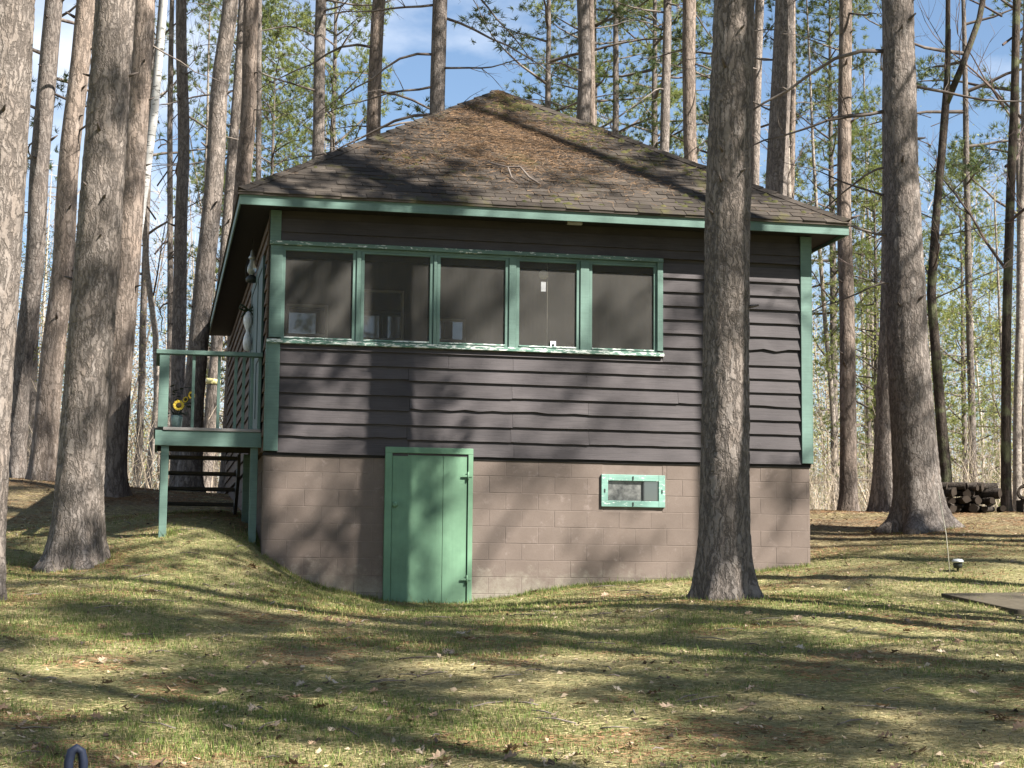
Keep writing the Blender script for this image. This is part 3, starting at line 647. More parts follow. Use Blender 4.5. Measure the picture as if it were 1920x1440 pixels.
def dead_limb(seed, length):
    rr = random.Random(seed); b = MB()
    pts = limb_path(rr, length, rr.uniform(-.15, .5), rr.uniform(-.06, .1), 9, .11); r0 = .009 + .0068 * length
    b.tube(pts, [r0 * (1 - .85 * i / (len(pts) - 1)) for i in range(len(pts))], 6)
    for i in range(2, len(pts)):
        for _ in range(rr.choice((0, 1, 2, 2))):
            a = rr.uniform(0, 6.28); d = Vector((.6, math.cos(a), math.sin(a) * .8)).normalized(); L_ = rr.uniform(.15, .42) * length * (1.15 - i / len(pts))
            q = [pts[i] + d * L_ * f + Vector((rr.uniform(-.05, .05), rr.uniform(-.05, .05), rr.uniform(-.06, .06))) * (f > 0) * L_ for f in (0, .35, .7, 1)]
            rb = r0 * .38 * (1 - .6 * i / len(pts)); b.tube(q, [rb, rb * .75, rb * .5, .002], 4, False)
            for f in (1, 2, 3):
                if rr.random() < .6:
                    d2 = (d + Vector((rr.uniform(-1, 1), rr.uniform(-1, 1), rr.uniform(-.7, .7)))).normalized(); b.tube([q[f], q[f] + d2 * L_ * .35], [.0035, .0015], 3, False)
    return b.mesh('dead_limb', M['limb'])
LIMBS = [dead_limb(40 + i, l) for i, l in enumerate((1.3, 1.8, 2.4, 2.9, 3.4, 2.1, 1.0, 3.0))]
STUB = MB().tube([(0, 0, 0), (.1, 0, .015), (.18, .01, .03)], [.03, .022, .012], 7).mesh('branch_stub', M['limb'])
def pine_crown(seed, Hc, Rc, nl, per, needle, ln_=.17, shape='oval', wn=.010, ct=12, sig=.24):
    """a crown of limbs carrying needle tufts, local origin at its lowest whorl"""
    rr = random.Random(seed); g = np.random.default_rng(seed); b = MB(); tips = []; tdir = []
    for i in range(nl):
        f = (i + rr.random()) / nl; z = Hc * f ** .9
        prof = (math.sin(math.pi * min(1, f * .8 + .22)) ** .7) if shape == 'oval' else (1.05 - f) ** .75
        le = Rc * prof * rr.uniform(.65, 1.1) + .25; az = i * 2.4 + rr.uniform(-.5, .5)
        pts = limb_path(rr, le, rr.uniform(-.15, .35) + .5 * f, rr.uniform(-.07, .03), 6); rot = Matrix.Rotation(az, 3, 'Z')
        pts = [rot @ p + Vector((0, 0, z)) for p in pts]; r0 = .012 + .012 * le
        b.tube(pts, [r0 * (1 - .85 * j / 6) for j in range(7)], 5, False)
        for j in range(per):
            u = 1.0 if j == 0 else rr.uniform(.4, .95); kk = min(5, int(u * 6)); q = pts[kk].lerp(pts[kk + 1], u * 6 - kk)
            a = rr.uniform(0, 6.28); ax = (pts[-1] - pts[0]).normalized(); d = (ax * .5 + Vector((math.cos(a), math.sin(a), rr.uniform(-.15, .6)))).normalized()
            L_ = rr.uniform(.15, .45) * (.5 + .25 * le) * (j > 0) + .08; cq = q + d * L_; b.tube([q, q + d * L_ * .5 + Vector((0, 0, .02)), cq], [.008, .006, .004], 3, False)
            for _ in range(ct):
                o_ = Vector((rr.gauss(0, 1), rr.gauss(0, 1), rr.gauss(0, .6))) * sig; tips.append(cq + o_); tdir.append((o_ * 3 + d).normalized())
                if rr.random() < .35: b.tube([cq, cq + o_], [.004, .003], 3, False)
        tips.append(pts[-1]); tdir.append((pts[-1] - pts[-2]).normalized())
    T = np.array(tips); D = np.array(tdir); nn = 15; N = len(T)
    dirs = g.normal(size=(N, nn, 3)); dirs /= np.linalg.norm(dirs, axis=2, keepdims=True); dirs = dirs * .95 + D[:, None] * .75 + np.array([0, 0, .3]); dirs /= np.linalg.norm(dirs, axis=2, keepdims=True)
    le = ln_ * g.uniform(.7, 1.25, (N, nn, 1)); sidev = np.cross(dirs, g.normal(size=(N, nn, 3))); sidev /= np.linalg.norm(sidev, axis=2, keepdims=True)
    base = T[:, None] + g.normal(size=(N, nn, 3)) * .02
    V = np.stack([base - sidev * wn, base + sidev * wn, base + dirs * le], 2).reshape(-1, 3); F = np.arange(len(V)).reshape(-1, 3)
    bv = np.array(b.v); tri = []
    for f in b.f: tri += [(f[0], f[1], f[2]), (f[0], f[2], f[3])] if len(f) == 4 else []
    tri = np.array(tri)
    return np_mesh('crown', np.r_[bv, V], np.r_[tri, F + len(bv)], [M['limb'], M[needle]], mi=np.r_[np.zeros(len(tri)), np.ones(len(F))])
CROWN = [pine_crown(1, 9, 2.5, 26, 3, 'needle'), pine_crown(2, 10, 2.8, 28, 3, 'needle'), pine_crown(3, 8, 2.4, 26, 3, 'needle', ct=15)]
CROWN_W = [pine_crown(11, 11, 2.6, 56, 4, 'needle_y', .15, 'cone', .011, 9, .26), pine_crown(12, 12, 2.9, 60, 4, 'needle_y', .15, 'cone', .011, 9, .26)]
CROWN_S = [pine_crown(21, 9, 2.9, 15, 2, 'needle', .17, 'oval', .012, 20, .3), pine_crown(22, 10, 3.1, 16, 2, 'needle', .17, 'oval', .012, 20, .3)]

CROWN_D = pine_crown(31, 9, 1.9, 30, 3, 'needle', .17, 'oval', .014, 20, .28)  # narrow dense crown shaped to throw heavier shade from unseen pines
def pine(name, label, x, y, path, rad, H, detail=1, mat='bark', crown=None, cb=.58, cs=1., limbs=6, lz=(5, 13), seed=0, group=None, flare=.45, top=None, stubs=0, cat='tree', limb_list=()):
    """path: [(dx, z)] of trunk centre relative to (x, ground)"""
    rr = random.Random(seed + 900); z0 = gz(x, y)
    t = empty(name, (x, y, z0)); tag(t, label, cat, group)
    pts = [(path[0][0], 0, -.35)] + [(dx, 0, z) for dx, z in path]; rads = [rad[0]] + list(rad)
    (xa, _, za), (xb, _, zb) = pts[-2], pts[-1]; kx = (xb - xa) / max(.1, zb - za) * .6
    if H > zb + 1: pts.append((xb + kx * (H - zb), 0, H)); rads.append(max(.02, rads[-1] * .25))
    link('trunk', trunk_mesh(pts, rads, detail, seed, flare, mat, top), t)
    P = np.array(pts)
    def axis_at(z): return float(np.interp(z, P[:, 2], P[:, 0])), float(np.interp(z, P[:, 2], rads))
    for (z, az, li, s_) in limb_list:
        ax, r_ = axis_at(z); ob = link('dead_limb', LIMBS[li], t, (ax + math.cos(az) * r_ * .6, math.sin(az) * r_ * .6, z)); ob.rotation_euler = (rr.uniform(-.4, .4), 0, az); ob.scale = (s_,) * 3
    for _ in range(limbs):
        z = rr.uniform(*lz); az = rr.choice((0, math.pi)) + rr.uniform(-1.2, 1.2); ax, r_ = axis_at(z)
        ob = link('dead_limb', LIMBS[rr.randrange(len(LIMBS))], t, (ax + math.cos(az) * r_ * .6, math.sin(az) * r_ * .6, z)); ob.rotation_euler = (rr.uniform(-1, 1), rr.uniform(-.25, .3), az); ob.scale = (rr.uniform(.6, 1.05),) * 3
    for _ in range(stubs):
        z = rr.uniform(2.5, 9); az = -math.pi / 2 + rr.uniform(-1.6, 1.6); ax, r_ = axis_at(z)
        ob = link('branch_stub', STUB, t, (ax + math.cos(az) * r_ * .85, math.sin(az) * r_ * .85, z)); ob.rotation_euler = (0, rr.uniform(-.5, .1), az); ob.scale = (rr.uniform(.5, 1.0),) * 3
    if crown is not None:
        zc = H * cb; ax, _ = axis_at(zc); ob = link('crown', crown, t, (ax, 0, zc)); ob.rotation_euler = (0, 0, rr.uniform(0, 6.28)); hs = (H - zc) / 10. ; ob.scale = (cs, cs, hs)
    return t
# (depth, [(x, z, radius) from the top of view down], label ...) measured trunks
TR = {
 'L1': (16.5, [(-4.94, 7.14, .28), (-4.96, 5.04, .285), (-5.01, 3.5, .29), (-5.03, 2.0, .3)]),
 'L2': (30, [(-8.11, 11.68, .164), (-8.26, 7.11, .173), (-8.46, 3.33, .164)]),
 'L3': (29, [(-7.32, 11.35, .167), (-7.52, 7.2, .185), (-7.65, 3.27, .22)]),
 'L4': (20, [(-4.69, 8.33, .23), (-4.8, 5.16, .255), (-4.9, 2.7, .267), (-4.9, 1.85, .285)]),
 'L5': (27, [(-5.86, 10.68, .147), (-5.9, 8.1, .172), (-5.96, 6.41, .188), (-6.1, 3.09, .196)]),
 'L6': (33, [(-6.79, 12.71, .065), (-6.83, 11.96, .07), (-6.93, 10.38, .075), (-7.5, 4.42, .085)]),
 'L7': (42, [(-8.45, 15.74, .051), (-8.45, 13.85, .064), (-8.24, 7.26, .07), (-8.21, 4.18, .076)]),
 'L8': (34, [(-6.65, 13.05, .103), (-6.53, 9.79, .113), (-6.52, 6.61, .134), (-6.47, 3.69, .134)]),
 'L9': (31, [(-5.21, 12.05, .146), (-5.36, 9.08, .169), (-5.47, 7.32, .178), (-5.61, 4.88, .188), (-5.69, 3.13, .216)]),
 'L10': (36, [(-5.76, 13.73, .093), (-5.88, 10.86, .109), (-6.15, 5.58, .131), (-6.24, 3.49, .147)]),
 'L11': (33, [(-5.12, 12.72, .15), (-5.12, 10.61, .15), (-5.17, 9.25, .16), (-5.3, 3.44, .18)]),
 'L12': (46, [(-6.92, 17.11, .063), (-6.82, 12.27, .077), (-6.81, 4.17, .091)]),
 'L13': (40, [(-4.56, 15.1, .121), (-4.56, 12.54, .133), (-4.56, 11.4, .139), (-4.46, 3.85, .17)]),
 'L14': (38, [(-3.02, 14.44, .138), (-3.08, 12.61, .144), (-3.09, 11.46, .15), (-3.09, 3.75, .173)]),
 'L15': (36, [(-1.57, 13.78, .153), (-1.6, 12.04, .158), (-1.61, 11.47, .158), (-1.62, 3.65, .185)]),
 'C1': (35, [(1.39, 13.47, .127), (1.4, 11.0, .138), (1.48, 3.62, .17)]),
 'C1b': (39, [(1.72, 14.82, .077), (1.77, 12.08, .089), (1.86, 3.85, .118)]),
 'C2': (48, [(2.82, 17.88, .073), (2.82, 14.12, .095), (2.83, 4.38, .131)]),
 'C3': (43, [(3.8, 16.2, .098), (3.75, 12.35, .117), (3.72, 4.1, .156)]),
 'C4': (40, [(4.05, 15.19, .152), (4.12, 11.36, .145), (4.17, 3.93, .17)]),
 'F': (18.5, [(2.37, 7.89, .213), (2.29, 5.53, .235), (2.26, 3.81, .238), (2.24, 2.12, .255), (2.23, 1.57, .27)]),
 'C5': (45, [(6.44, 16.9, .123), (6.29, 12.03, .116), (6.16, 4.24, .136)]),
 'C6': (32, [(5.02, 12.49, .184), (4.83, 8.92, .213), (4.67, 3.48, .233)]),
 'C7': (47, [(7.65, 17.59, .078), (7.55, 12.35, .093), (7.43, 4.36, .114)]),
 'R1': (31, [(5.99, 12.16, .113), (5.92, 8.21, .127), (5.95, 4.85, .141), (5.96, 3.01, .146)]),
 'R2': (30, [(6.61, 11.83, .127), (6.51, 7.54, .15), (6.44, 4.75, .182), (6.39, 2.97, .209)]),
 'R3': (25.5, [(5.71, 10.29, .224), (5.72, 7.85, .24), (5.78, 5.07, .286), (5.9, 2.66, .32)]),
 'R4': (29, [(7.29, 9.78, .066), (7.08, 7.8, .066), (6.98, 6.44, .075), (7.07, 4.66, .083), (7.15, 3.42, .092)]),
 'R5': (30, [(8.82, 11.85, .068), (8.67, 8.97, .077), (8.5, 5.7, .082), (8.42, 3.04, .086)]),
 'R6': (33, [(9.89, 12.88, .07), (9.66, 7.64, .08), (9.47, 3.03, .085)]),
}
GP = 'pines standing round the cabin'
LB = {
 'L1': ('thick red pine trunk cut by the left edge of the photo', 2, 'bark', 1, 0),
 'L2': ('slim dark pine between the two thick trunks at the far left', 1, 'bark2', 0, 5),
 'L3': ('pale pine with flared base just behind the thick trunk on the left lawn', 1, 'bark3', 2, 4),
 'L4': ('thick pine on the left lawn, nearest the landing, roots spread on grass', 2, 'bark', 0, 0),
 'L5': ('pine with a sharp dark shadow across its foot behind the left lawn pine', 1, 'bark3', 1, 3),
 'L7': ('thin reddish pole pine seen between the left pines and the landing', 0, 'bark', 2, 7),
 'L8': ('dark straight pine rising behind the landing corner post', 1, 'bark2', 0, 8),
 'L9': ('leaning pine with many knots rising behind the landing railing', 1, 'bark', 1, 7),
 'L10': ('slim leaning pine with a yellow band, behind the landing railing', 1, 'bark', 2, 5),
 'L11': ('pale pine standing right behind the cabin left eave', 1, 'bark3', 0, 6),
 'L12': ('very thin pine behind the pale pine at the cabin left eave', 0, 'bark2', 1, 4),
 'L13': ('slender pine over the left roof slope, first of three', 1, 'bark2', 2, 9),
 'L14': ('scarred pale pine over the left roof slope, middle of three', 1, 'bark3', 0, 10),
 'L15': ('grey pine just left of the roof peak, last of three', 1, 'bark2', 1, 12),
 'C1': ('two-toned pine right of the roof peak, thicker of a close pair', 1, 'bark2', 2, 8),
 'C1b': ('bright thin pine touching the two-toned pine right of the peak', 0, 'bark3', 0, 3),
 'C2': ('dark thin pine amid needles between the roof peak and the front trunk', 0, 'bark2', 1, 8),
 'C3': ('slim grey pine clothed in needles, two left of the front trunk', 1, 'bark2', 2, 7),
 'C4': ('pale pine with green tufts just left of the front trunk', 1, 'bark3', 0, 7),
 'F': ('thick pine standing in front of the cabin right half', 2, 'bark', 1, 0),
 'C5': ('pale slim pine peeping out just right of the front trunk', 0, 'bark', 2, 6),
 'C6': ('stout dark pine with knot holes behind the roof right end', 1, 'bark2', 0, 5),
 'C7': ('bright thin pine close beside the stout dark pine', 0, 'bark3', 1, 4),
 'R1': ('straight pine just right of the cabin eave, sunlit patches on it', 1, 'bark3', 2, 5),
 'R2': ('mid-sized pine half hidden behind the big right pine', 1, 'bark', 0, 5),
 'R3': ('big grey pine with broad roots right of the cabin', 2, 'bark2', 1, 0),
}
limbl = {'R3': [(7.1, 3.0, 4, 1.1), (6.2, 3.3, 3, 1.0), (5.35, 3.0, 5, .9), (4.9, 2.7, 1, 1.0), (4.3, 3.2, 2, .9), (3.6, 3.5, 5, .8), (6.6, .3, 3, .9)],
         'C6': [(7.4, 3.4, 1, .8), (8.4, 2.8, 2, .8), (5.5, .2, 1, .8)], 'L15': [(8.3, 3.2, 4, 1.1), (8.9, 3.4, 3, 1.), (9.6, 3.0, 4, 1.), (8.2, .3, 2, .9), (9.3, -.2, 3, .9), (10.4, .4, 4, 1.)],
         'L14': [(8.2, 3.0, 3, 1), (9.4, .1, 4, 1.), (8.6, .3, 2, 1), (10.4, 3.3, 4, 1), (7.6, .2, 3, .9)], 'F': [], 'L4': [], 'L1': []}
for i, (kk, (lab, det, mt, cv, nlm)) in enumerate(LB.items()):
    d, pts = TR[kk]; pts = pts[::-1]; x0 = pts[0][0]; g0 = gz(x0, d)
    path = [(p[0] - x0, max(.3, p[1] - g0)) for p in pts]; rad = [p[2] for p in pts]
    fl = {'F': .26, 'L4': .36, 'R3': .6, 'L1': .1}.get(kk, .3)
    pine('red_pine', lab, x0, d, path, rad, (24.5, 22, 26, 23)[i % 4], det, mt, CROWN[cv], .6, 1., nlm, (5.5, 14), i + 1, GP, fl, 8.5 if det == 2 else None, 10 if det == 2 else 7, limb_list=limbl.get(kk, ()))
# yellow band tied round the slim leaning pine
zb = 5.62; bx = float(np.interp(zb, [3.49, 5.58, 10.86], [-6.24, -6.15, -5.88]))
bq = MB(); bq.lathe((0, 0, 0), [(.15, -.055), (.153, 0), (.15, .055)], 16); bq.box(-.01, .02, -.2, -.145, -.05, .04)
yb_ = bq.build('yellow_band', M['ribbon'], None, (bx, 36, zb)); yb_.rotation_euler = (0, R(8), 0); tag(yb_, 'faded yellow band tied round a pine behind the landing railing', 'band')

# birch, forked dark tree, broadleaf stems: bare branching crowns
def bare_crown(seed, H, spread, n0=10, depth=3, mat='twig', leaf=None, leafn=0, leafs=.05):
    rr = random.Random(seed); b = MB(); tips = []
    def grow(p, d, L_, r, lev):
        n = 4; pts = [p]; dd = d.copy()
        for _ in range(n):
            dd = (dd + Vector((rr.uniform(-.25, .25), rr.uniform(-.25, .25), rr.uniform(-.08, .2)))).normalized(); pts.append(pts[-1] + dd * L_ / n)
        b.tube(pts, [r * (1 - .7 * i / n) for i in range(n + 1)], 5 if lev == 0 else 3, False)
        tips.append(pts[-1])
        if lev < depth - 1:
            for j in range(rr.choice((3, 4, 5))):
                kx = rr.randrange(1, n + 1); a = rr.uniform(0, 6.28); o_ = Vector((math.cos(a), math.sin(a), rr.uniform(-.2, .6)))
                grow(pts[kx], (dd + o_ * rr.uniform(.6, 1.1)).normalized(), L_ * rr.uniform(.4, .65), max(.003, r * .42), lev + 1)
    for i in range(n0):
        z = H * (i + rr.random()) / n0; a = i * 2.4 + rr.uniform(-.6, .6)
        grow(Vector((0, 0, z)), Vector((math.cos(a), math.sin(a), rr.uniform(.3, 1.0))).normalized(), spread * (1.1 - .65 * z / H) * rr.uniform(.7, 1.1), .022 * (1.2 - .7 * z / H), 0)
    bv = np.array(b.v); tri = []
    for f in b.f: tri += [(f[0], f[1], f[2]), (f[0], f[2], f[3])]
    tri = np.array(tri); mi = np.zeros(len(tri)); V = bv; F = tri; mats = [M[mat]]
    if leaf:
        g = np.random.default_rng(seed); T = np.array(tips); c = T[g.integers(0, len(T), leafn)] + g.normal(size=(leafn, 3)) * .16
        u = g.normal(size=(leafn, 3)); u /= np.linalg.norm(u, axis=1, keepdims=True); v = np.cross(u, g.normal(size=(leafn, 3))); v /= np.linalg.norm(v, axis=1, keepdims=True)
        s_ = leafs * g.uniform(.6, 1.3, (leafn, 1)); LV = np.stack([c - u * s_, c + v * s_ * .6, c + u * s_, c - v * s_ * .6], 1).reshape(-1, 3)
        q = np.arange(leafn)[:, None] * 4; LF = np.r_[np.c_[q, q + 1, q + 2], np.c_[q, q + 2, q + 3]] + len(bv)
        V = np.r_[bv, LV]; F = np.r_[tri, LF]; mi = np.r_[mi, np.ones(len(LF))]; mats.append(M[leaf])
    return np_mesh('crown', V, F, mats, mi=mi)
BARE = [bare_crown(61, 8, 2.3, 12), bare_crown(62, 9, 2.6, 13), bare_crown(63, 7, 2.0, 10)]
LEAFY = [bare_crown(71, 8, 2.2, 11, 3, 'twig', 'leaf_y', 3200, .036), bare_crown(72, 7, 2.0, 10, 3, 'twig', 'leaf_y', 2400, .034), bare_crown(73, 9, 2.4, 12, 3, 'twig', 'leaf_y', 1500, .034)]
def broad(name, label, kk, H, mat, crown, cb, seed, cs=1., cat='tree', group=None, det=1):
    d, pts = TR[kk]; pts = pts[::-1]; x0 = pts[0][0]; g0 = gz(x0, d)
    return pine(name, label, x0, d, [(p[0] - x0, max(.3, p[1] - g0)) for p in pts], [p[2] for p in pts], H, det, mat, crown, cb, cs, 0, (5, 9), seed, group, .2, cat=cat)
broad('birch', 'leaning white birch behind the pines at the upper left', 'L6', 19, 'birch', BARE[0], .55, 101)
tf = broad('forked_tree', 'thin dark crooked tree forking high up right of the big grey pine', 'R4', 8.2, 'bark_oak', BARE[1], .35, 102, .75)
bq = MB(); g0 = gz(7.15, 29)
bq.tube([(.14, 0, 9.7 - g0), (.2, .1, 10.6 - g0), (.26, .2, 12 - g0), (.3, .3, 15 - g0)], [.055, .045, .04, .015], 8); bq.tube([(.14, 0, 9.7 - g0), (.4, 0, 10.3 - g0), (.75, .1, 11.2 - g0), (.95, .1, 12.2 - g0), (1.3, .1, 15 - g0)], [.058, .055, .05, .045, .015], 8)
bq.build('fork_stem', M['bark_oak'], tf)
broad('broadleaf_tree', 'dark slender bare tree near the right edge above the woodpile', 'R5', 17, 'bark_oak', BARE[2], .22, 103, 1.1)
broad('pale_tree', 'pale thin tree at the right edge behind the woodpile', 'R6', 18, 'bark_pale', BARE[0], .4, 104)

# pines whose green crowns show behind the cabin
GC = 'green crowned pines behind the cabin'
for i, (lab, x, d, r, H, cb, cs, cw, wht) in enumerate([
    ('bright green white pine over the left roof slope', -5.9, 56, .14, 21, .28, 1.15, 0, 1), ('bluish white pine at left behind the knotty leaning pine', -9.2, 58, .13, 20, .35, 1.0, 1, 1),
    ('smaller bright pine low behind the left eave corner', -7.0, 50, .11, 14, .3, .9, 1, 1),
    ('dark tufted pine right of the roof peak', .9, 47, .13, 19, .5, 1.2, 0, 0), ('light tufted pine over the roof between peak and front trunk', 2.6, 56, .14, 23, .45, 1.2, 1, 1), ('olive tufted pine high above the roof right slope', 4.9, 60, .14, 25, .45, 1.2, 0, 1), ('broad tufted pine high over the roof right slope', 4.4, 54, .15, 22, .52, 1.15, 1, 0), ('tufted pine just behind the front trunk', 6.4, 52, .14, 22, .5, 1.05, 0, 0),
    ('bright pine with drooping boughs right of the stout dark pine', 9.2, 50, .12, 17, .42, .9, 0, 1), ('yellowish pine just right of the cabin corner', 9.6, 46, .1, 9.5, .15, .8, 1, 1),
    ('loose pine crown at the upper right', 12.6, 48, .12, 21, .45, 1.1, 1, 0), ('loose pine crown at the top right corner', 15.2, 52, .12, 22, .42, 1.1, 0, 0), ('small dark pine between two right trunks', 11.2, 55, .1, 11, .3, .75, 0, 0), ('pale green pine low at the right behind the woodpile', 15.5, 60, .11, 13, .12, 1.0, 0, 1),
    ('dense dark pine crown behind the far left trunks', -12.6, 46, .13, 21, .45, 1.0, 1, 0), ('pine crown between the left trunks', -10.6, 50, .12, 19, .42, .95, 0, 0)]):
    pine('crowned_pine', lab, x, d, [(0, .3), (0, H * .6)], [r, r * .7], H, 0, 'bark2', (CROWN_W if wht else CROWN_S)[cw], cb, cs, 3, (3, 9), 200 + i, GC, .2)
# spring-leaved and bare trees of the near woods, told apart but alike
sp = random.Random(31)
for i, (x, d, H, kind) in enumerate([(10.2, 44, 9, 1), (13.4, 47, 10, 0), (14.6, 43, 8, 1), (12.1, 57, 11, 2), (16.6, 55, 11, 0), (8.3, 56, 10, 2), (-11.0, 44, 9, 1), (-9.3, 53, 10, 2), (-13.5, 50, 10, 0), (-7.6, 60, 11, 2)]):
    pine('leafing_tree', 'slender tree in yellow green spring leaf in the woods behind the cabin', x, d, [(0, .3), (sp.uniform(-.3, .3), H * .6)], [.06, .04], H, 0, 'bark_pale', LEAFY[kind], .3, .8, 0, (3, 5), 300 + i, 'young trees leafing out behind the cabin', .1)
for i in range(11):
    side = -1 if i % 5 in (0, 1) else 1
    d = sp.uniform(40, 72); x = side * sp.uniform(.14 if side < 0 else .13, .31) * d * (1 if side > 0 else 1); H = sp.uniform(12, 19); r = sp.uniform(.05, .11)
    pine('bare_tree', 'thin bare grey tree in the woods behind the cabin', x, d, [(0, .3), (sp.uniform(-.3, .3), H * .22), (sp.uniform(-.5, .5), H * .42), (sp.uniform(-.7, .7), H * .65)], [r, r * .9, r * .8, r * .6], H, 0, sp.choice(('bark_pale', 'bark', 'bark_pale', 'bark2')), BARE[i % 3], .3, sp.uniform(.8, 1.1), 0, (3, 5), 400 + i, 'bare trees behind the cabin', .1)
# unseen pines, added so their crowns dapple lawn and cabin with shade
for i, (x, y, r, H, c) in enumerate([(9.5, 9.6, .22, 24, 0), (14.8, 19.0, .22, 23, 1), (11.2, 2.6, .22, 23, 2), (16.2, 9.8, .2, 24, 0), (19.0, 14.5, .22, 24, 0), (14.5, -1.4, .24, 24, 0), (19.5, 3.0, .24, 25, 0), (8.0, -3.5, .22, 23, 0), (22.5, 20.5, .22, 24, 1), (24.5, 9.0, .22, 24, 0), (15.5, 23.5, .2, 23, 1), (20.5, 28, .2, 23, 0), (12.4, 6.6, .2, 22, 0), (7.2, 14.0, .2, 22.5, 2), (6.3, 15.8, .18, 28, 1), (8.6, 17.7, .18, 26, 0), (11.4, 17.6, .18, 26, 1), (15.0, 3.6, .2, 23, 2), (17.0, 6.2, .2, 23, 1), (22.3, -.5, .2, 24, 1), (11.5, 20.5, .18, 22, 0), (-14, 8, .24, 24, 1), (-11, -6, .24, 24, 0), (2, -12, .24, 24, 0), (-6, -16, .22, 23, 1)]):
    pine('red_pine', 'tall unseen red pine added beyond the lawn to cast dappled shade', x, y, [(0, .3), (random.uniform(-.2, .2), 8)], [r, r * .85], H, 0 if x > 18 or x < 5 else 1, 'bark', (CROWN_S + [CROWN_D])[c], .5, 1.05, 4, (7, 12), 500 + i, 'pines beyond the frame', .3)

# unseen pine woods, added behind and beside the viewer to cut skylight
wr = random.Random(99); placed = []; VV = []; FF = []; MI = []; off = 0
src = []
for me in CROWN_S:
    v_ = np.empty(len(me.vertices) * 3, np.float32); me.vertices.foreach_get('co', v_); f_ = np.empty(len(me.loops), np.int32); me.loops.foreach_get('vertex_index', f_); m_ = np.empty(len(me.polygons), np.int32); me.polygons.foreach_get('material_index', m_)
    src.append((v_.reshape(-1, 3), f_.reshape(-1, 3), m_))
while len(placed) < 54:
    a = wr.uniform(math.pi * .93, math.pi * 2.07); q = wr.uniform(24, 52) ; x = math.cos(a) * q * 1.1 + 3; y = 10 + math.sin(a) * q
    if y > 30 or abs(x) < .42 * y + 3 or any((x - u) ** 2 + (y - v) ** 2 < 9 for u, v in placed): continue
    placed.append((x, y)); H = wr.uniform(21, 25); v_, f_, m_ = src[len(placed) % 2]; a = wr.uniform(0, 6.28); z0 = gz(x, y); cb_ = H * wr.uniform(.3, .45)
    VV.append(np.c_[(v_[:, 0] * math.cos(a) - v_[:, 1] * math.sin(a)) * 1.5 + x, (v_[:, 0] * math.sin(a) + v_[:, 1] * math.cos(a)) * 1.5 + y, v_[:, 2] * (H - cb_) / 10 + z0 + cb_]); FF.append(f_ + off); MI.append(m_); off += len(v_)
    tb = MB().tube([(x, y, z0 - .3), (x, y, z0 + H * .5), (x, y, z0 + H)], [.21, .15, .03], 7, False); tf_ = np.array([t for f in tb.f for t in ((f[0], f[1], f[2]), (f[0], f[2], f[3]))]); VV.append(np.array(tb.v)); FF.append(tf_ + off); MI.append(np.full(len(tf_), 2)); off += len(tb.v)
sw = link('unseen_woods', np_mesh('unseen_woods', np.concatenate(VV), np.concatenate(FF), [M['limb'], M['needle'], M['bark2']], mi=np.concatenate(MI))); tag(sw, 'unseen pine woods added behind and beside the viewer to cut skylight', 'woods', kind='stuff')

# the far woods: nobody could count these, one mass of poles, twigs and spring haze
g = np.random.default_rng(77)
N = 320; ang = g.uniform(-.36, .36, N); dist = g.uniform(62, 150, N); fx = ang * dist; fy = dist; fz = gz_np(fx, fy) - .3
Hh = g.uniform(9, 20, N); rb = g.uniform(.04, .13, N); lean = g.normal(0, .03, (N, 2)); sides = 5
th = np.arange(sides) * 2 * math.pi / sides
levels = np.array([0, .35, .7, 1.]); rl = np.array([1, .8, .5, .12])
V = np.zeros((N, 4, sides, 3)); bend = g.normal(0, .35, (N, 4, 2)) * levels[None, :, None]
V[..., 0] = (fx[:, None] + lean[:, :1] * Hh[:, None] * levels + bend[..., 0])[..., None] + (rb[:, None] * rl)[..., None] * np.cos(th)
V[..., 1] = (fy[:, None] + lean[:, 1:] * Hh[:, None] * levels + bend[..., 1])[..., None] + (rb[:, None] * rl)[..., None] * np.sin(th)
V[..., 2] = (fz[:, None] + Hh[:, None] * levels)[..., None]
base = (np.arange(N)[:, None, None] * 4 + np.arange(3)[None, :, None]) * sides; kx = np.arange(sides)[None, None]; k2 = (kx + 1) % sides
F = np.stack([base + kx, base + k2, base + sides + k2, base + sides + kx], -1).reshape(-1, 4)
tone = g.uniform(.0, 1., N); cc = np.stack([.25 + .22 * tone, .215 + .2 * tone, .18 + .175 * tone], -1)  # trunk tones lightened in place of haze and sunlight
fwd = link('far_woods', np_mesh('far_woods', V.reshape(-1, 3), F, [M['colopaque']], np.repeat(cc, 4 * sides, 0), True)); tag(fwd, 'far woods of thin pale trunks behind the cabin', 'woods', kind='stuff')
# twigs: thin slivers round each far trunk and low brush
def slivers(c, d, L_, wd, g):
    s_ = np.cross(d, g.normal(size=d.shape)); s_ /= np.linalg.norm(s_, axis=1, keepdims=True) + 1e-9
    return np.stack([c - s_ * wd, c + s_ * wd, c + d * L_], 1).reshape(-1, 3)
K = 240; idx = np.repeat(np.arange(N), K); f = g.uniform(.12, 1.02, N * K) ** .9; az = g.uniform(0, 6.28, N * K)
c = np.stack([fx[idx] + lean[idx, 0] * Hh[idx] * f, fy[idx] + lean[idx, 1] * Hh[idx] * f, fz[idx] + Hh[idx] * f], -1)
ro = g.uniform(0, 1.6, N * K)[:, None] * (1.05 - f[:, None]); dd = np.stack([np.cos(az), np.sin(az), g.uniform(-.2, 1.1, N * K)], -1); dd /= np.linalg.norm(dd, axis=1, keepdims=True)
c = c + dd * ro; V = slivers(c, dd + g.normal(0, .35, dd.shape), g.uniform(.4, 1.5, (N * K, 1)), g.uniform(.008, .02, (N * K, 1)), g)
tn = np.repeat(g.uniform(0, 1, N * K), 3); col = np.stack([.2 + .22 * tn, .165 + .18 * tn, .135 + .135 * tn], -1)
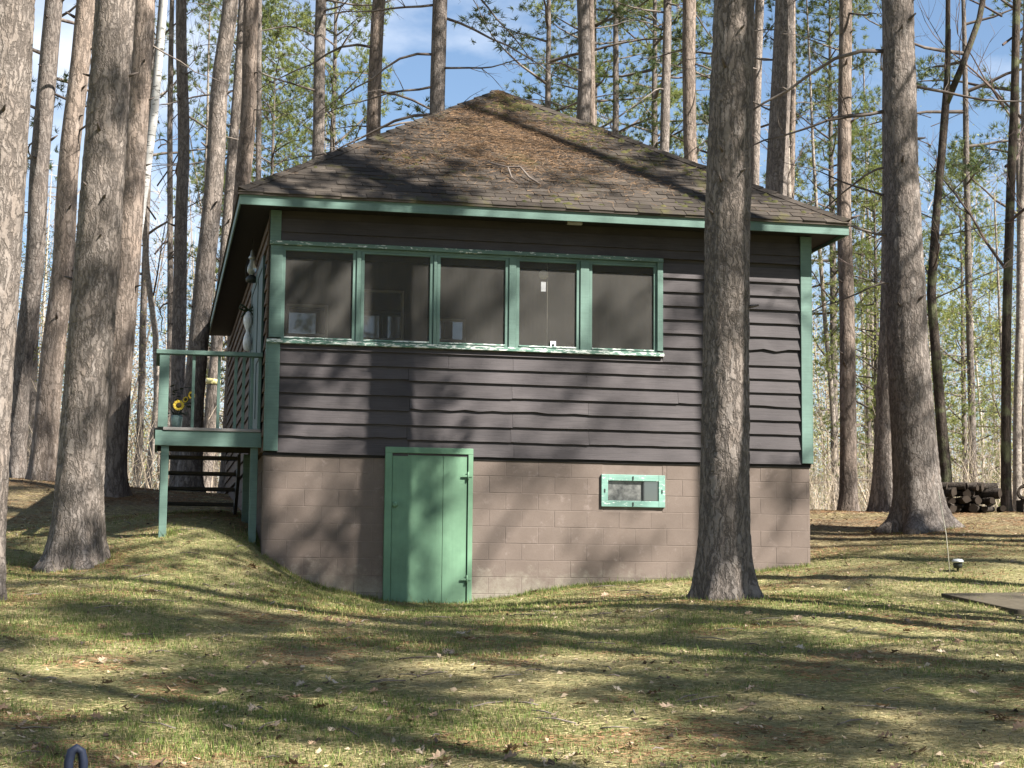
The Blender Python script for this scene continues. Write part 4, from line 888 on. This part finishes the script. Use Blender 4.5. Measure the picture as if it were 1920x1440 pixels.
tw = link('far_brush', np_mesh('far_brush', V, np.arange(len(V)).reshape(-1, 3), [M['colopaque']], col)); tag(tw, 'haze of bare twigs in the far woods', 'brush', kind='stuff')
# spring leaf haze and young conifers in the far woods
n = 430000; an = g.uniform(-.35, .35, n); di = g.uniform(45, 125, n); px_ = an * di; hmax = 6 + 9 * fbm(px_, di, .09, 5); zz = g.uniform(0, 1, n) ** .8 * hmax
keep = (fbm(px_ * 1.0, di * .6 + zz * 2.0, .22, 21) > .42); px_, di, zz = px_[keep], di[keep], zz[keep]; n = len(px_)
c = np.stack([px_, di, gz_np(px_, di) + zz], -1) + g.normal(0, .12, (n, 3)); dd = g.normal(size=(n, 3)); dd /= np.linalg.norm(dd, axis=1, keepdims=True)
V = slivers(c, dd, g.uniform(.07, .18, (n, 1)) * di[:, None] / 100, g.uniform(.025, .055, (n, 1)) * di[:, None] / 100, g)
hue = fbm(px_, di * .6, .12, 44) + g.normal(0, .08, n)
col = np.where((hue > .56)[:, None], np.array([.29, .3, .09]), np.where((hue > .44)[:, None], np.array([.25, .245, .1]), np.array([.3, .22, .13]))) * g.uniform(.7, 1.25, (n, 1))
fl = link('far_foliage', np_mesh('far_foliage', V, np.arange(len(V)).reshape(-1, 3), [M['col']], np.repeat(col, 3, 0))); tag(fl, 'yellow green spring leaf haze in the far woods', 'foliage', kind='stuff')
# low bare brush along the crest of the ground
n = 5200; px_ = g.uniform(-14, 15, n); di = g.uniform(33.5, 46, n); ok = ~((np.abs(px_) < 3) & (di < 34)); px_, di = px_[ok], di[ok]; n = len(px_)
z = gz_np(px_, di); stems = []; cl = fbm(px_, di, .5, 61)
c = np.stack([px_, di, z - .05], -1); dd = np.stack([g.normal(0, .3, n), g.normal(0, .3, n), np.ones(n)], -1); dd /= np.linalg.norm(dd, axis=1, keepdims=True); hh = g.uniform(.4, 2.6, (n, 1)) * (.4 + cl[:, None])
V1 = slivers(c, dd, hh, g.uniform(.004, .012, (n, 1)), g)
c2 = np.repeat(c + dd * hh * .45, 4, 0) + np.repeat(dd * hh, 4, 0) * g.uniform(-.2, .35, (4 * n, 1)); d2 = np.repeat(dd, 4, 0) + g.normal(0, .6, (4 * n, 3)); V2 = slivers(c2, d2, np.repeat(hh, 4, 0) * g.uniform(.15, .4, (4 * n, 1)), .004, g)
V = np.r_[V1, V2]; tn = np.repeat(g.uniform(0, 1, len(V) // 3), 3); col = np.stack([.24 + .28 * tn, .2 + .23 * tn, .155 + .17 * tn], -1)
ub = link('undergrowth', np_mesh('undergrowth', V, np.arange(len(V)).reshape(-1, 3), [M['colopaque']], col)); tag(ub, 'bare brush and saplings along the rise behind the cabin', 'undergrowth', kind='stuff')

# ------------------------------------------------------------------ small things on the ground
# woodpile
wl = random.Random(8); wc = (7.45, 28.4); base = gz(*wc)
def log_mesh(r, L_, split):
    b = MB(); n = 9; pr = []
    for kx in range(n):
        a = 2 * math.pi * kx / n; q = r * wl.uniform(.88, 1.08)
        if split and math.sin(a) < -.1: q *= .55
        pr.append((math.cos(a) * q, math.sin(a) * q))
    b.add([(x, -L_ / 2, z) for x, z in pr] + [(x, L_ / 2, z) for x, z in pr], [(kx, (kx + 1) % n, n + (kx + 1) % n, n + kx) for kx in range(n)], True)
    b.cur = 1; b.add([(x, -L_ / 2 - .001, z) for x, z in pr], [tuple(range(n))]); b.add([(x, L_ / 2 + .001, z) for x, z in pr], [tuple(range(n - 1, -1, -1))])
    return b.mesh('firewood_log', [M['log'], M['logend']])
LM = [log_mesh(r, l, s) for r, l, s in ((.075, .5, 0), (.09, .45, 1), (.06, .55, 0), (.08, .5, 1), (.05, .6, 0))]
for row in range(4):
    nlg = 9 - row
    for j in range(nlg):
        x = wc[0] - .95 + .17 * j + row * .07 + wl.uniform(-.03, .03); zz = base + .07 + row * .118 + wl.uniform(-.015, .015)
        lo = link('firewood_log', LM[wl.randrange(5)], None, (x, wc[1] + wl.uniform(-.08, .08), zz)); lo.rotation_euler = (wl.uniform(-.06, .06), wl.uniform(0, 6), wl.uniform(-.7, .7) if row < 2 else wl.uniform(-1.5, 1.5))
        tag(lo, 'dark weathered split log stacked in the low woodpile', 'log', 'logs of the woodpile')
hl = MB(); hl.tube([(0, -.25, 0), (0, .25, 0)], [.12, .12], 14, False); hl.tube([(0, .25, 0), (0, -.25, 0)], [.085, .085], 14, False)
hl.add([(math.cos(a) * r_, -.25, math.sin(a) * r_) for r_ in (.12, .085) for a in [2 * math.pi * q / 14 for q in range(14)]], [(q, 14 + q, 14 + (q + 1) % 14, (q + 1) % 14) for q in range(14)])
ho = hl.build('hollow_log', M['log'], None, (wc[0] + .78, wc[1] - .2, base + .33)); ho.rotation_euler = (0, 0, -.25); tag(ho, 'round hollow log at the right end of the woodpile', 'log')
st_ = MB().box(-.08, .08, -.2, .2, 0, .24).build('log_support', M['log'], None, (wc[0] + .78, wc[1] - .18, base - .03)); tag(st_, 'short block under the hollow log at the woodpile end', 'log')
# garden light, rod, slab, hoop
px0, py0 = 5.25, 20.75; pl = empty('path_light', (px0, py0, gz(px0, py0))); tag(pl, 'small dark path light with a pale metal cap on the right lawn', 'garden light')
MB().lathe((0, 0, -.05), [(.012, 0), (.012, .09), (.05, .095), (.055, .14), (.05, .16)], 14).build('body', M['iron'], pl); MB().lathe((0, 0, .105), [(.07, 0), (.072, .02), (.05, .04), (.004, .045)], 16).build('cap', M['steel'], pl)
r0 = Vector((5.15, 20.7, gz(5.15, 20.7) - .1)); rod = MB().tube([(0, 0, 0), (-.03, .05, .55), (-.1, .1, 1.07)], .006, 6).build('thin_rod', M['concrete'], None, r0); tag(rod, 'thin leaning rod stuck in the lawn beside the path light', 'rod')
b = MB(); q = [Vector((4.62, 19.0, 0)), Vector((4.95, 17.3, 0)), Vector((8.2, 17.6, 0)), Vector((8.0, 19.4, 0))]; zt = [1.52, 1.375, 1.45, 1.59]
b.hexa([(p.x, p.y, z - .14) for p, z in zip(q, zt)] + [(p.x, p.y, z) for p, z in zip(q, zt)])
slab = b.build('concrete_slab', plain('stained_concrete', (.085, .072, .052), .9, .1), None, (0, 0, 0), .01); tag(slab, 'low concrete slab at the right edge of the lawn', 'slab')
hx, hy = -1.93, 8.0; hp = empty('hoop_handle', (hx, hy, gz(hx, hy)), .5); tag(hp, 'dark navy hoop shaped handle poking up at the bottom left corner', 'handle')
gzh = gz(hx, hy); top = .85 - gzh
MB().tube([(-.035, 0, -.1), (-.033, 0, top - .07), (-.022, 0, top - .025), (0, 0, top - .01), (.022, 0, top - .025), (.033, 0, top - .07), (.035, 0, -.1)], .021, 12).build('hoop', M['navy'], hp)
MB().box(-.03, .03, -.006, .006, -.1, top - .2).build('plate', M['iron'], hp)

# ------------------------------------------------------------------ lawn: grass, thatch, needles, leaves
def in_house(x, y):
    dx, dy = x - HX, y - HY; s = dx * cP + dy * sP; t = -dx * sP + dy * cP
    return (s > -.02) & (s < HW + .02) & (t > -.02) & (t < HD)
def lawn_points(n, ymin, ymax, bias, g):
    y = ymin + (ymax - ymin) * g.uniform(0, 1, n) ** bias; x = g.uniform(-1, 1, n) * (.3 * y + .5 + 2.2 * (g.uniform(0, 1, n) < .42))
    k_ = ~in_house(x, y); return x[k_], y[k_]
green_f = lambda x, y: fbm(x, y, .55, 13) * .62 + fbm(x, y, 2.3, 15) * .38
# grass blades
x, y = lawn_points(500000, 7.5, 24, 1.1, g); gr = green_f(x, y)
strip = np.exp(-(((x + .9) / 2.6) ** 2) - (((y - 19.6) / 1.1) ** 2)) * .3   # lusher strip in the hollow before the door
gr = gr + strip; k_ = g.uniform(0, 1, len(x)) < np.clip((gr - .4) * 3.4, .04, 1) * np.clip(1.25 - (y - 16) / 9, .06, 1); x, y, gr = x[k_], y[k_], gr[k_]; ws = g.uniform(.02, 6.8, 7000); wt = -g.exponential(.05, 7000) - .01; k_ = (ws < 1.44) | (ws > 2.5) | (g.uniform(0, 1, 7000) < .5); ex, ey = [W(ws[k_], wt[k_])[0]], [W(ws[k_], wt[k_])[1]]
for tx, ty, tr_ in ((-4.9, 20, .36), (2.23, 18.5, .33), (5.9, 25.5, .45), (-5.03, 16.5, .34), (-4.05, 20.95, .05), (-3.05, 21.15, .05)):
    q = g.uniform(0, 6.28, 900); rq = tr_ + g.exponential(.1, 900); ex.append(tx + np.cos(q) * rq); ey.append(ty + np.sin(q) * rq)
ex = np.concatenate(ex); ey = np.concatenate(ey); n0 = len(x); x = np.r_[x, ex]; y = np.r_[y, ey]; gr = np.r_[gr, g.uniform(.4, 1.5, len(ex))]
n = len(x); z = gz_np(x, y)
h = g.uniform(.012, .04, n) * (.6 + gr) * np.where(g.uniform(0, 1, n) < .035, 2.0, 1); a = g.uniform(0, 6.28, n); ln2 = g.uniform(.2, .9, n) * h; wd = g.uniform(.0016, .0034, n)
c = np.stack([x, y, z - .004], -1); s_ = np.stack([-np.sin(a), np.cos(a), a * 0], -1) * wd[:, None]; d = np.stack([np.cos(a) * ln2, np.sin(a) * ln2, h], -1)
V = np.stack([c - s_, c + s_, c + d * .55 + s_ * .7 + np.array([0, 0, .004]), c + d * .55 - s_ * .7 + np.array([0, 0, .004]), c + d], 1).reshape(-1, 3)
q = np.arange(n)[:, None] * 5; F = np.r_[np.c_[q, q + 1, q + 2], np.c_[q, q + 2, q + 3], np.c_[q + 3, q + 2, q + 4]]
u = g.uniform(0, 1, (n, 1)); dry = (g.uniform(0, 1, n) < .22)[:, None]
col = np.where(dry, np.array([.4, .33, .16]) * (.6 + .6 * u), np.array([.095, .16, .035]) * (1 - u) + np.array([.22, .255, .075]) * u)
grass = link('grass', np_mesh('grass', V, F, [M['col']], np.repeat(col, 5, 0))); tag(grass, 'short patchy spring grass on the lawn', 'grass', kind='stuff')
# thatch and needles lying flat
x, y = lawn_points(370000, 7.5, 32, 1.2, g); ex = []; ey = []
for tx, ty, tr_ in ((-4.9, 20, .3), (2.23, 18.5, .28), (5.9, 25.5, .4), (-5.03, 16.5, .3), (-6.1, 27, .25), (6.4, 30, .25)):
    q = g.uniform(0, 6.28, 3800); rq = tr_ + g.exponential(.32, 3800); ex.append(tx + np.cos(q) * rq); ey.append(ty + np.sin(q) * rq)
duff = np.r_[np.zeros(len(x), bool), np.ones(3800 * 6, bool)]; x = np.r_[x, np.concatenate(ex)]; y = np.r_[y, np.concatenate(ey)]; n = len(x); z = gz_np(x, y); a = g.uniform(0, 6.28, n); L_ = g.uniform(.03, .1, n)
d = np.stack([np.cos(a) * L_, np.sin(a) * L_, g.normal(0, .25, n) * L_ * .4], -1); c = np.stack([x, y, z + g.uniform(.001, .012, n)], -1)
V = slivers(c, d, 1., g.uniform(.0014, .0036, (n, 1)), g); u = g.uniform(0, 1, (n, 1)); br = ((fbm(x, y, 1.3, 71) + (y > 21) * .12 > .6) | duff)[:, None]
col = np.where(br, np.array([.15, .09, .05]) * (1 - u) + np.array([.36, .22, .12]) * u, np.array([.2, .165, .08]) * (1 - u) + np.array([.44, .37, .2]) * u)
thatch = link('thatch', np_mesh('thatch', V, np.arange(len(V)).reshape(-1, 3), [M['colopaque']], np.repeat(col, 3, 0))); tag(thatch, 'straw thatch and fallen pine needles over the ground', 'ground litter', kind='stuff')
# crumbled leaf bits and bark flakes
x, y = lawn_points(9000, 8.6, 30, 1.3, g); k_ = g.uniform(0, 1, len(x)) < np.clip((fbm(x, y, .9, 101) - .3) * 2.2, .04, 1); x, y = x[k_], y[k_]; n = len(x); z = gz_np(x, y); a = g.uniform(0, 6.28, n); r_ = g.uniform(.008, .032, n)
ca, sa = np.cos(a) * r_, np.sin(a) * r_; tl = g.normal(0, .4, (n, 4)) * r_[:, None] + .012
V = np.stack([np.stack([x - ca, y - sa, z + tl[:, 0]], -1), np.stack([x + sa * .7, y - ca * .7, z + tl[:, 1]], -1), np.stack([x + ca, y + sa, z + tl[:, 2]], -1), np.stack([x - sa * .6, y + ca * .6, z + tl[:, 3]], -1)], 1).reshape(-1, 3)
u = g.uniform(0, 1, (n, 1)); col = np.where(u < .45, np.array([.09, .06, .04]) + u * .08, np.array([.2, .135, .085]) * (1 - u) + np.array([.5, .4, .28]) * u)
bits = link('leaf_crumbs', np_mesh('leaf_crumbs', V, np.arange(len(V)).reshape(-1, 4), [M['colopaque']], np.repeat(col, 4, 0))); tag(bits, 'crumbled dead leaves and bark flakes over the lawn', 'leaf litter', kind='stuff')
# fallen leaves
def leaf_mesh(seed):
    rr = random.Random(seed); out = []; lob = [(0, .02), (.12, .1), (.34, .14), (.2, .26), (.46, .38), (.24, .48), (.38, .68), (.16, .72), (0, 1.0)]
    pts = lob + [(-x * rr.uniform(.8, 1.1), y_ + rr.uniform(-.04, .04)) for x, y_ in lob[-2:0:-1]]
    cu = rr.uniform(.3, 1.0); cv = rr.uniform(-.5, .6)
    vs = [(x, y_ - .5, cu * x * x * 1.2 + cv * (y_ - .5) ** 2 + rr.uniform(0, .06)) for x, y_ in pts]; n = len(vs)
    vs += [(0, y_, .02 + cv * y_ * y_) for y_ in (-.4, -.1, .2)]
    fs = []
    for i in range(n):
        j = (i + 1) % n; cy_ = (vs[i][1] + vs[j][1]) / 2; m_ = n + (0 if cy_ < -.25 else 1 if cy_ < .05 else 2); fs.append((i, j, m_))
    fs += [(n, n + 1, 2), (n + 1, n + 2, 4)]
    b = MB(); b.add(vs, fs); b.tube([(0, -.48, .03), (0, -.7, .05)], [.018, .012], 4, False); return b
k = NT('dry_leaf', .7, .2); c = k.ramp(k.rand(), [(0, (.17, .105, .065)), (.45, (.27, .185, .12)), (.85, (.36, .275, .195)), (1, (.46, .39, .3))]); k.col(k.mix(k.ramp(k.noise(k.coord('Object'), 6, 3), [(.35, .5), (.6, 0.)]), c, (.16, .09, .05))); M['leaf'] = k.m
LEAF = [leaf_mesh(i).mesh('fallen_leaf', M['leaf']) for i in range(6)]
lr = random.Random(12); cntl = 0
while cntl < 240:
    y_ = 8.9 + 13 * lr.random() ** 1.5; x_ = lr.uniform(-1, 1) * (.3 * y_ + .2)
    if in_house(np.array([x_]), np.array([y_]))[0]: continue
    if float(fbm(np.array([x_]), np.array([y_]), .7, 90)[0]) + lr.uniform(-.2, .2) < .45: continue
    ob = link('fallen_leaf', LEAF[cntl % 6], None, (x_, y_, gz(x_, y_) + .02)); s_ = lr.uniform(.06, .125); ob.scale = (s_, s_, s_ * lr.uniform(.7, 1.3)); ob.rotation_euler = (lr.uniform(-.5, .5), lr.uniform(-.5, .5), lr.uniform(0, 6.28))
    tag(ob, 'dry tan fallen leaf lying on the lawn', 'leaf', 'dry leaves on the lawn'); cntl += 1
# broken twigs on the lawn
bq = MB(); tw_ = random.Random(3)
for _ in range(130):
    y_ = 9 + 14 * tw_.random() ** 1.2; x_ = tw_.uniform(-1, 1) * (.3 * y_); a = tw_.uniform(0, 6.28); L_ = tw_.uniform(.08, .35)
    if in_house(np.array([x_]), np.array([y_]))[0]: continue
    p0 = Vector((x_, y_, gz(x_, y_) + .012)); p1 = p0 + Vector((math.cos(a), math.sin(a), 0)) * L_; p1.z = gz(p1.x, p1.y) + .015; md = (p0 + p1) / 2 + Vector((tw_.uniform(-.02, .02), tw_.uniform(-.02, .02), .01))
    bq.tube([p0, md, p1], [.006, .005, .003], 5)
tag(bq.build('twig_litter', M['limb'], None), 'small broken twigs scattered over the lawn', 'twigs', kind='stuff')

# ------------------------------------------------------------------ needles and moss on the roof
n = 42000; v = g.uniform(.15, SL - .05, n); u = g.uniform(0, 1, n); lo = A_.x + (P_.x - A_.x) * v / SL; hi = B_.x + (P_.x - B_.x) * v / SL; u = lo + .05 + (hi - lo - .1) * u
dens = np.exp(-((u - 3.15) / .95) ** 2 - ((v - 2.1) / 1.15) ** 2) * 1.3 + .55 * np.exp(-((u - 1.75) / .35) ** 2 - ((v - 1.35) / .3) ** 2) + .35 * (fbm(u, v, 1.1, 33) - .48) + .2 * np.exp(-((u - 4.6) / 1.2) ** 2 - ((v - 1.4) / .7) ** 2)
k_ = g.uniform(0, 1, n) < dens; u, v = u[k_], v[k_]; n = len(u)
def roof_np(u, v, nn): return np.stack([u, A_.y + upv.y * v + nrm.y * nn, A_.z + upv.z * v + nrm.z * nn], -1)
a = g.uniform(0, 6.28, n); L_ = g.uniform(.06, .17, n); c = roof_np(u, v, g.uniform(.012, .05, n)); e = roof_np(u + np.cos(a) * L_, v + np.sin(a) * L_ * .8, g.uniform(.012, .055, n)) - c
V = slivers(c, e, 1., g.uniform(.0016, .0036, (n, 1)), g); q = g.uniform(0, 1, (n, 1)); col = np.array([.11, .068, .04]) * (1 - q) + np.array([.28, .18, .105]) * q
nl = link('needle_litter', np_mesh('needle_litter', V, np.arange(len(V)).reshape(-1, 3), [M['colopaque']], np.repeat(col, 3, 0)), None, (HX, HY, HB)); nl.rotation_euler = (0, 0, PH)
tag(nl, 'rusty pine needles drifted over the middle of the roof', 'needles', kind='stuff')
n = 1500; v = g.uniform(.1, SL - .02, n); u = A_.x + (P_.x - A_.x) * v / SL + ((B_.x - A_.x) * (1 - v / SL)) * g.uniform(.02, .98, n)
k_ = (fbm(u, v, .9, 55) + .13 * v / SL + g.normal(0, .05, n)) > .6; u, v = u[k_], v[k_]; n = len(u); c = roof_np(u, v, np.full(n, .006)); r_ = g.uniform(.02, .06, n); hh = g.uniform(.012, .035, n)
an = np.arange(6) * math.pi / 3; ring = c[:, None] + np.stack([np.cos(an)[None] * r_[:, None] * g.uniform(.7, 1.3, (n, 6)), np.sin(an)[None] * r_[:, None] * upv.y * .7, np.sin(an)[None] * r_[:, None] * upv.z * .7], -1)
topv = c + np.array([nrm.x, nrm.y, nrm.z]) * hh[:, None]; V = np.concatenate([ring, topv[:, None]], 1).reshape(-1, 3); b0 = np.arange(n)[:, None] * 7
F = np.concatenate([np.c_[b0 + i, b0 + (i + 1) % 6, b0 + 6] for i in range(6)]); q = g.uniform(0, 1, (n, 1)); col = np.array([.035, .037, .013]) * (1 - q) + np.array([.085, .08, .028]) * q
mo = link('roof_moss', np_mesh('roof_moss', V, F, [M['colopaque']], np.repeat(col, 7, 0), True), None, (HX, HY, HB)); mo.rotation_euler = (0, 0, PH); tag(mo, 'clumps of olive moss growing on the shingles', 'moss', kind='stuff')
